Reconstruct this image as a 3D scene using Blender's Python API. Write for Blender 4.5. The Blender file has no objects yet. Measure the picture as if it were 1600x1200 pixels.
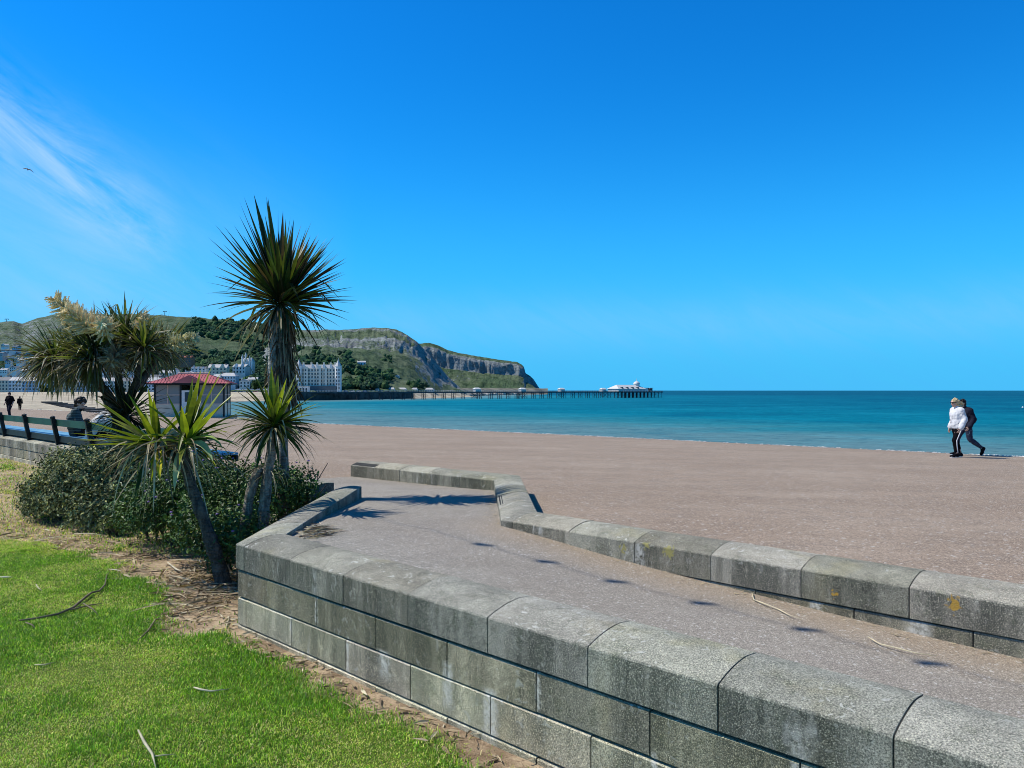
import bpy, bmesh, math, random
import numpy as np
from mathutils import Vector, Matrix, noise as mnoise
R = math.radians
random.seed(7); rng = np.random.default_rng(7)
scene = bpy.context.scene
COL = scene.collection

# ------------------------------------------------------------------ camera, world, sun, exposure
CAMZ = 2.0; F = 1200.0; HZ = 610.0          # eye height over the promenade edge, focal length and horizon row of the photograph
cam_d = bpy.data.cameras.new('camera'); cam = bpy.data.objects.new('camera', cam_d); COL.objects.link(cam)
cam.location = (0, 0, CAMZ); cam.rotation_euler = (R(90), 0, 0)
cam_d.sensor_width = 36.0; cam_d.lens = 36.0 * F / 1600; cam_d.shift_y = 10 / 1600
cam_d.clip_start = 0.05; cam_d.clip_end = 120000
scene.camera = cam
SUN = Vector((-0.80, 0.07, 1.0)).normalized()       # towards the sun
sun_el = math.asin(SUN.z); sun_az = math.atan2(SUN.x, SUN.y)
world = bpy.data.worlds.new('World'); scene.world = world; world.use_nodes = True
wn = world.node_tree; wn.nodes.clear()
w_out = wn.nodes.new('ShaderNodeOutputWorld'); w_bg = wn.nodes.new('ShaderNodeBackground')
w_sky = wn.nodes.new('ShaderNodeTexSky'); w_sky.sky_type = 'NISHITA'; w_sky.sun_disc = False
w_sky.sun_elevation = sun_el; w_sky.sun_rotation = sun_az
w_sky.air_density = 1.0; w_sky.dust_density = 0.15; w_sky.ozone_density = 1.5; w_sky.altitude = 0
w_bg.inputs['Strength'].default_value = 0.115
w_hsv = wn.nodes.new('ShaderNodeHueSaturation'); w_hsv.inputs['Saturation'].default_value = 1.3
w_mul = wn.nodes.new('ShaderNodeMix'); w_mul.data_type = 'RGBA'; w_mul.blend_type = 'MULTIPLY'; w_mul.inputs[0].default_value = 1
w_mul.inputs[7].default_value = (0.07, 1.06, 1.66, 1)
wn.links.new(w_sky.outputs[0], w_hsv.inputs['Color']); wn.links.new(w_hsv.outputs[0], w_mul.inputs[6])
# thin cirrus streaks, low in the west (world directions)
w_tc = wn.nodes.new('ShaderNodeTexCoord')
def wmath(op, a, b=None, c=None):
    n = wn.nodes.new('ShaderNodeMath'); n.operation = op
    for i, v in enumerate((a, b, c)):
        if v is None: continue
        if isinstance(v, (int, float)): n.inputs[i].default_value = v
        else: wn.links.new(v, n.inputs[i])
    return n.outputs[0]
w_sep = wn.nodes.new('ShaderNodeSeparateXYZ'); wn.links.new(w_tc.outputs['Generated'], w_sep.inputs[0])
az_ = wmath('ARCTAN2', w_sep.outputs[0], w_sep.outputs[1])          # 0 ahead, negative to the left
el_ = wmath('ARCSINE', w_sep.outputs[2])
w_cmb = wn.nodes.new('ShaderNodeCombineXYZ')
# rotate so that the streaks fall away to the right
ua = wmath('ADD', wmath('MULTIPLY', az_, 0.87), wmath('MULTIPLY', el_, -0.5))
va = wmath('ADD', wmath('MULTIPLY', az_, 0.5), wmath('MULTIPLY', el_, 0.87))
wn.links.new(wmath('MULTIPLY', ua, 5.0), w_cmb.inputs[0]); wn.links.new(wmath('MULTIPLY', va, 22.0), w_cmb.inputs[1])
w_nz = wn.nodes.new('ShaderNodeTexNoise'); w_nz.inputs['Scale'].default_value = 1.0; w_nz.inputs['Detail'].default_value = 9; w_nz.inputs['Roughness'].default_value = 0.68
w_nz.inputs['Distortion'].default_value = 0.5
wn.links.new(w_cmb.outputs[0], w_nz.inputs['Vector'])
def gauss(x, c, s):
    d = wmath('DIVIDE', wmath('SUBTRACT', x, c), s)
    return wmath('POWER', 2.718, wmath('MULTIPLY', wmath('MULTIPLY', d, d), -1.0))
# main wisp: v about 0.5*(-0.57)+0.87*0.27
m1 = wmath('MULTIPLY', gauss(va, -0.050, 0.040), wmath('SMOOTH_MIN', 1.0, wmath('MAXIMUM', wmath('MULTIPLY', wmath('SUBTRACT', -0.40, az_), 9.0), 0.0), 0.1))
m2 = wmath('MULTIPLY', gauss(el_, 0.155, 0.10), wmath('MINIMUM', 0.5, wmath('MAXIMUM', wmath('MULTIPLY', wmath('SUBTRACT', -0.2, az_), 1.6), 0.0)))
nz1 = wmath('MINIMUM', 1.0, wmath('MAXIMUM', wmath('MULTIPLY', wmath('SUBTRACT', w_nz.outputs[0], 0.37), 3.2), 0.0))
cl = wmath('ADD', wmath('MULTIPLY', m1, wmath('MULTIPLY', nz1, 0.85)), wmath('MULTIPLY', m2, wmath('ADD', wmath('MULTIPLY', nz1, 0.30), 0.36)))
# pale band of thin cloud low over the sea
# thin marine haze low over the sea, all round the horizon
m3 = wmath('MULTIPLY', gauss(el_, 0.0, 0.19), wmath('ADD', 0.90, wmath('MULTIPLY', nz1, 0.06)))
w_hz = wn.nodes.new('ShaderNodeMix'); w_hz.data_type = 'RGBA'
wn.links.new(m3, w_hz.inputs[0]); wn.links.new(w_mul.outputs[2], w_hz.inputs[6]); w_hz.inputs[7].default_value = (0.62, 4.35, 8.5, 1)
# sky dimmed towards the unseen zenith to cut the ambient light
w_zs = wn.nodes.new('ShaderNodeMapRange'); w_zs.interpolation_type = 'SMOOTHSTEP'
for i_, q_ in enumerate((0.44, 0.95, 1.0, 0.30)): w_zs.inputs[i_ + 1].default_value = q_
wn.links.new(el_, w_zs.inputs[0])
w_zm = wn.nodes.new('ShaderNodeVectorMath'); w_zm.operation = 'SCALE'; wn.links.new(w_hz.outputs[2], w_zm.inputs[0]); wn.links.new(w_zs.outputs[0], w_zm.inputs['Scale'])
m4 = wmath('MULTIPLY', gauss(el_, 0.085, 0.035), wmath('ADD', 0.10, wmath('MULTIPLY', nz1, 0.10)))
cl = wmath('MINIMUM', 0.9, wmath('ADD', cl, m4))
w_mix = wn.nodes.new('ShaderNodeMix'); w_mix.data_type = 'RGBA'
wn.links.new(cl, w_mix.inputs[0]); wn.links.new(w_zm.outputs[0], w_mix.inputs[6]); w_mix.inputs[7].default_value = (3.9, 6.2, 9.0, 1)
wn.links.new(w_mix.outputs[2], w_bg.inputs['Color']); wn.links.new(w_bg.outputs[0], w_out.inputs[0])
sun_d = bpy.data.lights.new('sun', 'SUN'); sun = bpy.data.objects.new('sun', sun_d); COL.objects.link(sun)
sun_d.energy = 5.0; sun_d.angle = R(0.53); sun_d.color = (1.0, 0.95, 0.86)
sun.rotation_euler = SUN.to_track_quat('Z', 'Y').to_euler(); sun.location = (-30, 0, 40)
scene.view_settings.view_transform = 'Standard'; scene.view_settings.look = 'None'
scene.cycles.filter_width = 0.95
scene.view_settings.exposure = 0.0; scene.view_settings.gamma = 1.0

# ------------------------------------------------------------------ helpers
def P(px, py, Y): return Vector(((px - 800) / F * Y, Y, CAMZ - (py - HZ) / F * Y))
def G(px, py, z):
    Y = (CAMZ - z) * F / (py - HZ); return Vector(((px - 800) / F * Y, Y, z))
DE = Vector((0.721, -0.693)); DN = Vector((0.693, 0.721))        # along the sea wall, and seaward
def es(x, y): return DE.x * x + DE.y * y, DN.x * x + DN.y * y
def xy(e, s): return DE.x * e + DN.x * s, DE.y * e + DN.y * s
def lerp(a, b, t): return a + (b - a) * t
def sm(t): t = min(1, max(0, t)); return t * t * (3 - 2 * t)
def interp(x, xs, ys): return float(np.interp(x, xs, ys))
def lin(r, g, b):
    f = lambda c: (c / 255 / 12.92) if c / 255 <= 0.04045 else ((c / 255 + 0.055) / 1.055) ** 2.4
    return (f(r), f(g), f(b))
def fbm(x, y, z=0.0, o=5): return mnoise.fractal(Vector((x, y, z)), 1.0, 2.0, o)

def tag(o, label=None, cat=None, group=None, kind=None):
    if label: o['label'] = label
    if cat: o['category'] = cat
    if group: o['group'] = group
    if kind: o['kind'] = kind
    return o
def empty(name, loc=(0, 0, 0), rz=0.0):
    o = bpy.data.objects.new(name, None); COL.objects.link(o); o.location = loc; o.rotation_euler = (0, 0, rz); o.empty_display_size = 0.1
    return o
def link(name, me, mat=None, parent=None, loc=None):
    o = bpy.data.objects.new(name, me); COL.objects.link(o)
    if mat is not None:
        if not len(me.materials):
            for m in (mat if isinstance(mat, (list, tuple)) else [mat]): me.materials.append(m)
    if parent is not None: o.parent = parent
    if loc is not None: o.location = loc
    return o
class MB:
    """collects shapes and links them as one mesh"""
    def __init__(s): s.v = []; s.f = []; s.c = []; s.mi = []; s.col = (1, 1, 1); s.m = 0
    def add(s, vs, fs, col=None, m=None):
        n = len(s.v); s.v.extend([tuple(v) for v in vs])
        for f in fs: s.f.append(tuple(i + n for i in f)); s.c.append(col or s.col); s.mi.append(s.m if m is None else m)
    def box(s, x0, x1, y0, y1, z0, z1, col=None, M=None):
        vs = [Vector((x, y, z)) for z in (z0, z1) for y in (y0, y1) for x in (x0, x1)]
        if M is not None: vs = [M @ v for v in vs]
        s.add(vs, [(0, 2, 3, 1), (4, 5, 7, 6), (0, 1, 5, 4), (2, 6, 7, 3), (0, 4, 6, 2), (1, 3, 7, 5)], col)
    def bar(s, a, b, w, h=None, up=(0, 0, 1), col=None):
        a = Vector(a); b = Vector(b); d = (b - a); L = d.length
        if L < 1e-6: return
        d /= L; u = Vector(up); x = d.cross(u)
        if x.length < 1e-3: x = d.cross(Vector((0, 1, 0)))
        x.normalize(); u = x.cross(d); h = h or w
        vs = [p + x * (i * w / 2) + u * (j * h / 2) for p in (a, b) for j in (-1, 1) for i in (-1, 1)]
        s.add(vs, [(0, 2, 3, 1), (4, 5, 7, 6), (0, 1, 5, 4), (2, 6, 7, 3), (0, 4, 6, 2), (1, 3, 7, 5)], col)
    def tube(s, pts, rad, n=8, cap=True, col=None):
        pts = [Vector(p) for p in pts]; m = len(pts)
        rad = rad if isinstance(rad, (list, tuple)) else [rad] * m
        vs = []; fs = []; x = None
        for i, p in enumerate(pts):
            d = (pts[min(i + 1, m - 1)] - pts[max(i - 1, 0)]).normalized()
            if x is None: x = d.cross(Vector((0.3, 0.9, 0.1)));  x = x if x.length > .05 else d.cross(Vector((1, 0, 0)))
            x = (x - d * x.dot(d)).normalized(); y = d.cross(x)
            for k in range(n):
                a = 2 * math.pi * k / n; vs.append(p + (x * math.cos(a) + y * math.sin(a)) * rad[i])
        for i in range(m - 1):
            for k in range(n):
                k2 = (k + 1) % n; fs.append((i * n + k, i * n + k2, (i + 1) * n + k2, (i + 1) * n + k))
        if cap: fs.append(tuple(range(n - 1, -1, -1))); fs.append(tuple((m - 1) * n + k for k in range(n)))
        s.add(vs, fs, col)
    def lathe(s, prof, c=(0, 0, 0), n=16, col=None):
        vs = []; fs = []; m = len(prof)
        for r, z in prof:
            for k in range(n):
                a = 2 * math.pi * k / n; vs.append((c[0] + r * math.cos(a), c[1] + r * math.sin(a), c[2] + z))
        for i in range(m - 1):
            for k in range(n):
                k2 = (k + 1) % n; fs.append((i * n + k, i * n + k2, (i + 1) * n + k2, (i + 1) * n + k))
        fs.append(tuple(range(n - 1, -1, -1))); fs.append(tuple((m - 1) * n + k for k in range(n)))
        s.add(vs, fs, col)
    def blob(s, c, r, sub=1, jit=0.25, sq=(1, 1, 1), col=None, seed=None):
        bv, bf = ICO[sub]; c = Vector(c); o = Vector((random.uniform(0, 99), random.uniform(0, 99), 0)) if seed is None else Vector((seed, seed * 1.7, 0))
        vs = []
        for v in bv:
            k = 1 + jit * mnoise.noise(v * 2.2 + o) * 1.6
            vs.append(c + Vector((v.x * r * sq[0], v.y * r * sq[1], v.z * r * sq[2])) * k)
        s.add(vs, bf, col)
    def mesh(s, name, smooth=False, vcol=False):
        me = bpy.data.meshes.new(name); me.from_pydata(s.v, [], s.f)
        if smooth: me.polygons.foreach_set('use_smooth', [True] * len(me.polygons))
        if any(s.mi): me.polygons.foreach_set('material_index', s.mi)
        if vcol:
            a = me.color_attributes.new('col', 'FLOAT_COLOR', 'CORNER')
            arr = np.ones((len(me.loops), 4), np.float32)
            cnt = np.array([len(f) for f in s.f]); cc = np.array([tuple(c)[:3] for c in s.c], np.float32)
            arr[:, :3] = np.repeat(cc, cnt, axis=0); a.data.foreach_set('color', arr.ravel())
        me.update(); return me
    def build(s, name, mat=None, parent=None, smooth=False, vcol=False, loc=None):
        return link(name, s.mesh(name, smooth, vcol), mat, parent, loc)
ICO = {}
for k in (1, 2, 3):
    bm = bmesh.new(); bmesh.ops.create_icosphere(bm, subdivisions=k, radius=1.0)
    ICO[k] = ([v.co.copy() for v in bm.verts], [tuple(v.index for v in f.verts) for f in bm.faces]); bm.free()

# ------------------------------------------------------------------ materials
def new_mat(name):
    m = bpy.data.materials.new(name); m.use_nodes = True
    nt = m.node_tree; b = nt.nodes['Principled BSDF']; return m, nt, b
class NT:
    """small node helper"""
    def __init__(s, nt, coord='world'):
        s.nt = nt; s.coord = coord
        if coord == 'world': g = nt.nodes.new('ShaderNodeNewGeometry'); s.vec = g.outputs['Position']
        else: g = nt.nodes.new('ShaderNodeTexCoord'); s.vec = g.outputs['Object']
    def L(s, a, b): s.nt.links.new(a, b)
    def noise(s, scale, detail=4, rough=0.55, dist=0.0, stretch=None, out=0):
        n = s.nt.nodes.new('ShaderNodeTexNoise'); n.inputs['Scale'].default_value = scale; n.inputs['Detail'].default_value = detail
        n.inputs['Roughness'].default_value = rough; n.inputs['Distortion'].default_value = dist
        v = s.vec
        if stretch:
            mp = s.nt.nodes.new('ShaderNodeMapping'); mp.inputs['Scale'].default_value = stretch[:3]
            if len(stretch) > 3: mp.inputs['Rotation'].default_value = (0, 0, stretch[3])
            s.L(v, mp.inputs[0]); v = mp.outputs[0]
        s.L(v, n.inputs['Vector']); return n.outputs[out]
    def vor(s, scale, feature='F1', out=0, rnd=1.0):
        n = s.nt.nodes.new('ShaderNodeTexVoronoi'); n.feature = feature; n.inputs['Scale'].default_value = scale; n.inputs['Randomness'].default_value = rnd
        s.L(s.vec, n.inputs['Vector']); return n.outputs[out]
    def math(s, op, a, b=None, clamp=False):
        n = s.nt.nodes.new('ShaderNodeMath'); n.operation = op; n.use_clamp = clamp
        for i, v in enumerate((a, b)):
            if v is None: continue
            if isinstance(v, (int, float)): n.inputs[i].default_value = v
            else: s.L(v, n.inputs[i])
        return n.outputs[0]
    def rng(s, v, a, b, c=0.0, d=1.0):
        n = s.nt.nodes.new('ShaderNodeMapRange'); n.interpolation_type = 'SMOOTHSTEP'
        for i, q in enumerate((a, b, c, d)): n.inputs[i + 1].default_value = q
        s.L(v, n.inputs[0]); return n.outputs[0]
    def mix(s, f, a, b, blend='MIX'):
        n = s.nt.nodes.new('ShaderNodeMix'); n.data_type = 'RGBA'; n.blend_type = blend
        if isinstance(f, (int, float)): n.inputs[0].default_value = f
        else: s.L(f, n.inputs[0])
        for i, v in ((6, a), (7, b)):
            if isinstance(v, (tuple, list)): n.inputs[i].default_value = (*v[:3], 1)
            else: s.L(v, n.inputs[i])
        return n.outputs[2]
    def attr(s, name, out='Color'):
        n = s.nt.nodes.new('ShaderNodeAttribute'); n.attribute_name = name; return n.outputs[out]
    def ramp(s, f, stops):
        n = s.nt.nodes.new('ShaderNodeValToRGB'); e = n.color_ramp.elements
        while len(e) < len(stops): e.new(0.5)
        for el, (p, c) in zip(e, stops): el.position = p; el.color = (*c[:3], 1)
        s.L(f, n.inputs[0]); return n.outputs[0]
    def bump(s, h, strength=0.5, dist=0.01, normal=None):
        n = s.nt.nodes.new('ShaderNodeBump'); n.inputs['Strength'].default_value = strength; n.inputs['Distance'].default_value = dist
        s.L(h, n.inputs['Height'])
        if normal is not None: s.L(normal, n.inputs['Normal'])
        return n.outputs[0]
    def sep(s, v):
        n = s.nt.nodes.new('ShaderNodeSeparateXYZ'); s.L(v, n.inputs[0]); return n.outputs
def simple(name, col, rough=0.7, var=0.25, scale=6.0, bump=0.0, bscale=40.0, coord='obj', spec=0.3, metal=0.0):
    m, nt, b = new_mat(name); h = NT(nt, coord)
    n = h.noise(scale, 6)
    c = h.mix(h.rng(n, 0.3, 0.7), tuple(x * (1 - var) for x in col), tuple(min(1, x * (1 + var)) for x in col))
    h.L(c, b.inputs['Base Color']); b.inputs['Roughness'].default_value = rough; b.inputs['Specular IOR Level'].default_value = spec; b.inputs['Metallic'].default_value = metal
    if bump: h.L(h.bump(h.noise(bscale, 4), bump, 0.01), b.inputs['Normal'])
    return m
def leafmat(name, trans=0.3, rough=0.45, spec=0.3, tint=1.5):
    m, nt, b = new_mat(name); h = NT(nt, 'obj'); c = h.attr('col')
    c = h.mix(h.rng(h.noise(9, 3), .3, .7), h.mix(1.0, c, (.8, .8, .8), 'MULTIPLY'), h.mix(1.0, c, (1.2, 1.2, 1.1), 'MULTIPLY'))
    h.L(c, b.inputs['Base Color']); b.inputs['Roughness'].default_value = rough; b.inputs['Specular IOR Level'].default_value = spec
    t = nt.nodes.new('ShaderNodeBsdfTranslucent'); h.L(h.mix(1.0, c, (tint, tint, tint * .45), 'MULTIPLY'), t.inputs[0])
    mx = nt.nodes.new('ShaderNodeMixShader'); mx.inputs[0].default_value = trans
    out = nt.nodes['Material Output']; h.L(b.outputs[0], mx.inputs[1]); h.L(t.outputs[0], mx.inputs[2]); h.L(mx.outputs[0], out.inputs[0])
    return m

def stone_mat(name, base, dark, streak=0.5, white=0.5):
    base = tuple(x * .86 for x in base); dark = tuple(x * .55 for x in dark)
    m, nt, b = new_mat(name); h = NT(nt, 'world'); blk = h.attr('col')
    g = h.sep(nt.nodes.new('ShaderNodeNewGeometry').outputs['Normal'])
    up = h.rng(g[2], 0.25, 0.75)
    big = h.noise(2.2, 6, 0.65); mid = h.noise(11, 8, 0.72); fine = h.noise(150, 4, 0.8); fine2 = h.noise(420, 2, 0.6)
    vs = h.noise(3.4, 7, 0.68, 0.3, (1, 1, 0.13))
    c = h.mix(h.rng(big, 0.32, 0.68), tuple(x * .74 for x in base), tuple(x * 1.22 for x in base))
    c = h.mix(h.rng(h.noise(1.9, 4, .6, .2, (1, 1, .4)), .52, .66, 0, .55), c, (base[0] * 1.05, base[1] * .98, base[2] * .70))       # ochre bloom
    # weathered grime and algae: runs down the faces, hardly on the trodden tops
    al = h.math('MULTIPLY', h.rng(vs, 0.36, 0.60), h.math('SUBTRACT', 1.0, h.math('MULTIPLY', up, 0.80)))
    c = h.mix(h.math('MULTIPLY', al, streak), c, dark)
    c = h.mix(h.rng(mid, 0.50, 0.66, 0, 0.6), c, (base[0] * .40, base[1] * .45, base[2] * .38))
    c = h.mix(h.rng(mid, 0.44, 0.32, 0, 0.5), c, (base[0] * 1.5, base[1] * 1.5, base[2] * 1.45))
    c = h.mix(h.rng(fine, 0.48, 0.62, 0, 0.85), c, (base[0] * .16, base[1] * .19, base[2] * .19))
    c = h.mix(h.rng(fine, 0.47, 0.34, 0, 0.85), c, (min(1, base[0] * 2.0), min(1, base[1] * 2.0), min(1, base[2] * 1.9)))
    c = h.mix(1.0, c, blk, 'MULTIPLY')
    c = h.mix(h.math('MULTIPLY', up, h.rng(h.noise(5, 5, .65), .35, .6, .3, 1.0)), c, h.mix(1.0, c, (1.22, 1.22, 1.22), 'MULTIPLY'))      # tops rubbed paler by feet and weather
    # bird lime and white lichen, mostly on the tops
    wl = h.math('MULTIPLY', h.rng(h.noise(22, 3, 0.55, 0.8), 0.615, 0.66), h.rng(h.noise(1.6, 3), 0.42, 0.56))
    c = h.mix(h.math('MULTIPLY', wl, h.math('MULTIPLY', white, h.math('ADD', .35, h.math('MULTIPLY', up, .65)))), c, (0.66, 0.66, 0.60))
    # lime bloom leaching down the faces
    lb = h.rng(h.noise(1.5, 5, 0.65, 0.3, (1.6, 1.6, 0.35)), 0.60, 0.70)
    c = h.mix(h.math('MULTIPLY', h.math('MULTIPLY', lb, h.math('SUBTRACT', 1.0, up)), h.rng(h.noise(16, 6, .7), .34, .58, 0, white)), c, (0.60, 0.60, 0.55))
    h.L(c, b.inputs['Base Color']); b.inputs['Roughness'].default_value = 0.9; b.inputs['Specular IOR Level'].default_value = 0.15
    hh = h.math('ADD', h.math('MULTIPLY', fine, 0.6), h.math('ADD', h.math('MULTIPLY', mid, 1.6), h.math('MULTIPLY', fine2, .3)))
    h.L(h.bump(hh, 0.8, 0.014), b.inputs['Normal'])
    return m, nt, b, h
M = {}
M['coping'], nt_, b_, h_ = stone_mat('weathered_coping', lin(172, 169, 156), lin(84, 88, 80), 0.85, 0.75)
# orange lichen at two spots on the coping faces
c_prev = b_.inputs['Base Color'].links[0].from_socket
for (q, r_) in ((Vector((2.669, 4.642, .708)), .045), (Vector((2.16, 5.132, .64)), .024), (Vector((1.23, 6.026, .734)), .055), (Vector((1.08, 6.17, .756)), .035), (Vector((.92, 6.33, .70)), .03)):
    d_ = nt_.nodes.new('ShaderNodeVectorMath'); d_.operation = 'DISTANCE'; h_.L(h_.vec, d_.inputs[0]); d_.inputs[1].default_value = q
    dd = h_.math('ADD', d_.outputs['Value'], h_.math('MULTIPLY', h_.math('SUBTRACT', h_.noise(40, 3), .5), .16))
    c_prev = h_.mix(h_.rng(dd, r_, r_ * .6, 0, .9), c_prev, (.50, .30, .05) if q.x > 1.5 else (.34, .31, .11))
h_.L(c_prev, b_.inputs['Base Color'])
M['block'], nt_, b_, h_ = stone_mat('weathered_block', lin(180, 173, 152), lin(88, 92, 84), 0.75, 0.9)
# lime that has run from particular joints (place along the wall, width, top and bottom)
c_prev = b_.inputs['Base Color'].links[0].from_socket
dt_ = nt_.nodes.new('ShaderNodeVectorMath'); dt_.operation = 'DOT_PRODUCT'; h_.L(h_.vec, dt_.inputs[0]); dt_.inputs[1].default_value = (.721, -.693, 0)
e_ = h_.math('ADD', dt_.outputs['Value'], h_.math('MULTIPLY', h_.math('SUBTRACT', h_.noise(22, 5, .7), .5), .10)); zq_ = h_.sep(h_.vec)[2]
for px_, s_, w_, z0_, z1_ in ((492, 2.916, .018, .34, .56), (598, 2.916, .075, .20, .345), (541, 2.916, .02, .10, .345), (697, 2.916, .06, .18, .42), (763, 2.916, .075, .08, .36), (838, 2.916, .02, .33, .52), (1020, 2.916, .02, .12, .36), (452, 2.916, .016, .20, .345), (1432, 5.197, .11, .44, .57), (1275, 5.197, .06, .46, .57)):
    u_ = (px_ - 800) / 1200; Yp = s_ / (.693 * u_ + .721); e0 = (.721 * u_ - .693) * Yp
    d_ = h_.math('ABSOLUTE', h_.math('SUBTRACT', e_, e0))
    near_ = h_.math('LESS_THAN', h_.math('ABSOLUTE', h_.math('SUBTRACT', h_.math('ADD', h_.math('MULTIPLY', h_.sep(h_.vec)[0], .693), h_.math('MULTIPLY', h_.sep(h_.vec)[1], .721)), s_ + .012)), .06)
    f_ = h_.math('MULTIPLY', h_.rng(d_, w_, w_ * .25), h_.math('MULTIPLY', h_.rng(zq_, z0_ - .06, z0_ + .08), near_))
    f_ = h_.math('MULTIPLY', f_, h_.math('MULTIPLY', h_.rng(zq_, z1_ + .03, z1_), h_.rng(h_.noise(24, 8, .8), .36, .60)))
    c_prev = h_.mix(h_.math('MULTIPLY', f_, .95), c_prev, (.68, .67, .60))
h_.L(c_prev, b_.inputs['Base Color'])
M['mortar'] = simple('dark_mortar', (0.035, 0.036, 0.033), 0.95, 0.3, 9, coord='world')

def gravel_mat(name, base, alt, patch, grain=110, edge=None):
    base, alt, patch = (tuple(x * .86 for x in q) for q in (base, alt, patch))
    m, nt, b = new_mat(name); h = NT(nt, 'world')
    big = h.noise(0.35, 7, 0.68); mid = h.noise(2.2, 7, 0.70); str_ = h.noise(0.16, 8, .7, .2, (1.0, 5.0, 1.0, R(44)))
    fine = h.noise(grain * .8, 4, 0.85); vs = h.sep(h.vor(grain, 'F1', 1))[0]; sp = h.sep(h.vor(grain * .32, 'F1', 1))[1]
    c = h.mix(h.rng(big, 0.35, 0.65), base, alt); c = h.mix(h.rng(mid, 0.45, 0.66, 0, .75), c, patch)
    c = h.mix(h.rng(str_, .40, .62, 0, .5), c, tuple(x * .70 for x in base))
    if edge:      # sand and grit gathered along the wall foot
        dt = nt.nodes.new('ShaderNodeVectorMath'); dt.operation = 'DOT_PRODUCT'; h.L(h.vec, dt.inputs[0]); dt.inputs[1].default_value = (DN_[0], DN_[1], 0)
        e_ = h.math('ADD', dt.outputs['Value'], h.math('MULTIPLY', h.math('SUBTRACT', h.noise(1.6, 6, .7), .5), .7))
        dt2 = nt.nodes.new('ShaderNodeVectorMath'); dt2.operation = 'DOT_PRODUCT'; h.L(h.vec, dt2.inputs[0]); dt2.inputs[1].default_value = (.721, -.693, 0)
        c = h.mix(h.math('MULTIPLY', h.rng(e_, edge[0], edge[1], 0, .7), h.rng(dt2.outputs['Value'], -6.0, -4.6)), c, edge[2])
        c = h.mix(h.rng(e_, 4.3, 3.4, 0, .6), c, lin(164, 163, 154))
    c = h.mix(h.rng(vs, 0.0, 0.40, .80, 0), c, tuple(x * .28 for x in base))
    c = h.mix(h.rng(vs, 0.72, 1.0, 0, .85), c, tuple(min(1, x * 2.0) for x in alt))
    c = h.mix(h.rng(fine, .48, .62, 0, .6), c, tuple(x * .36 for x in base))
    c = h.mix(h.rng(sp, .955, .985, 0, .7), c, (.62, .60, .56))
    h.L(c, b.inputs['Base Color']); b.inputs['Roughness'].default_value = 0.95; b.inputs['Specular IOR Level'].default_value = 0.12
    h.L(h.bump(h.math('ADD', h.math('MULTIPLY', vs, .7), fine), 0.5, 0.005), b.inputs['Normal'])
    return m
DN_ = (.693, .721)
M['prom'] = gravel_mat('pink_tarmac', lin(168, 148, 129), lin(182, 164, 145), lin(152, 139, 126), 150)
M['ramp'] = gravel_mat('grey_tarmac', lin(166, 158, 146), lin(178, 171, 159), lin(158, 151, 142), 240, (4.5, 5.15, lin(168, 147, 122)))
# ------------------------------------------------------------------ the ground
S_FRONT = 2.916          # outer face of the wall along the lawn (seaward coordinate)
S_BACK = 5.197           # face of the sea side ramp wall and of the bench wall
EDGE = [(60, -8.0), (26, 13.5), (15, 22.5), (1.43, 34.4), (-11.25, 45), (-18.6, 52), (-36.3, 67), (-58, 87), (-110, 136), (-260, 282)]
EDGE_ES = sorted(es(*p) for p in EDGE)
def edge_s(e): return interp(e, [p[0] for p in EDGE_ES], [p[1] for p in EDGE_ES])
def prom_z(x, y):
    e, s = es(x, y); return 0.62 - 0.57 * min(1.05, max(-0.2, (s - 5.6) / (edge_s(e) - 5.6)))
def prom_hit(px, py):
    z = 0.1
    for _ in range(30): q = G(px, py, z); z = prom_z(q.x, q.y)
    return Vector((q.x, q.y, z))
RZ = [(-10.8, 0.0), (-9.5, .01), (-7.93, .035), (-6.6, .085), (-5.145, .095)]
def ramp_z(x, y):
    e, s = es(x, y)
    return sum(_ramp_z(*xy(e + d_, s)) for d_ in (-.6, -.4, -.2, 0, .2, .4, .6)) / 7
def _ramp_z(x, y):
    e, s = es(x, y)
    if e <= -5.145: return prom_z(x, y) + .004 + interp(e, *zip(*RZ))
    z0 = prom_z(x, y) + .099
    return interp(e, [-5.145, -4.3, -3.44, -1.775, -.93, 2, 9], [.724, .645, .577, .487, .456, .37, .2])
DIRT = [((-16, 17.5), .5), ((-12.2, 15.0), .5), ((-9.0, 12.2), .75), ((-7.0, 10.45), .70), ((-5.3, 9.55), .36), ((-4.3, 8.7), .24), ((-3.35, 7.75), .30), ((-2.75, 7.1), .40), ((-2.5, 6.2), .26)]
def dirt_d(x, y):
    """below 0 in bare soil"""
    best = 9.0
    for (a, wa), (b, wb) in zip(DIRT, DIRT[1:]):
        dx, dy = b[0] - a[0], b[1] - a[1]; t = min(1, max(0, ((x - a[0]) * dx + (y - a[1]) * dy) / (dx * dx + dy * dy)))
        d = math.hypot(x - a[0] - dx * t, y - a[1] - dy * t) - lerp(wa, wb, t); best = min(best, d)
    e, s = es(x, y)
    dw = (S_FRONT - s) - 0.20 - .07 * fbm(e * 1.3, 3.1)          # strip along the wall foot
    if x > -2.6: best = min(best, dw)
    # all of the planting bed behind that line
    if x < -2.2 and y > 6.25:
        ys = [p[0][1] for p in DIRT][::-1]; xs_ = [p[0][0] for p in DIRT][::-1]
        if s > 1.5 and x > interp(y, ys, xs_): best = min(best, -.2)
    return best + .16 * fbm(x * 1.6, y * 1.6) + .07 * fbm(x * 6, y * 6, 4)
def lawn_z(x, y):
    z = 0.10 + .17 * sm((y - 10.5) / 8) + .012 * fbm(x * .8, y * .8) + .004 * fbm(x * 4, y * 4)
    d = dirt_d(x, y)
    return z - .018 * sm(-d / .15)
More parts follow.
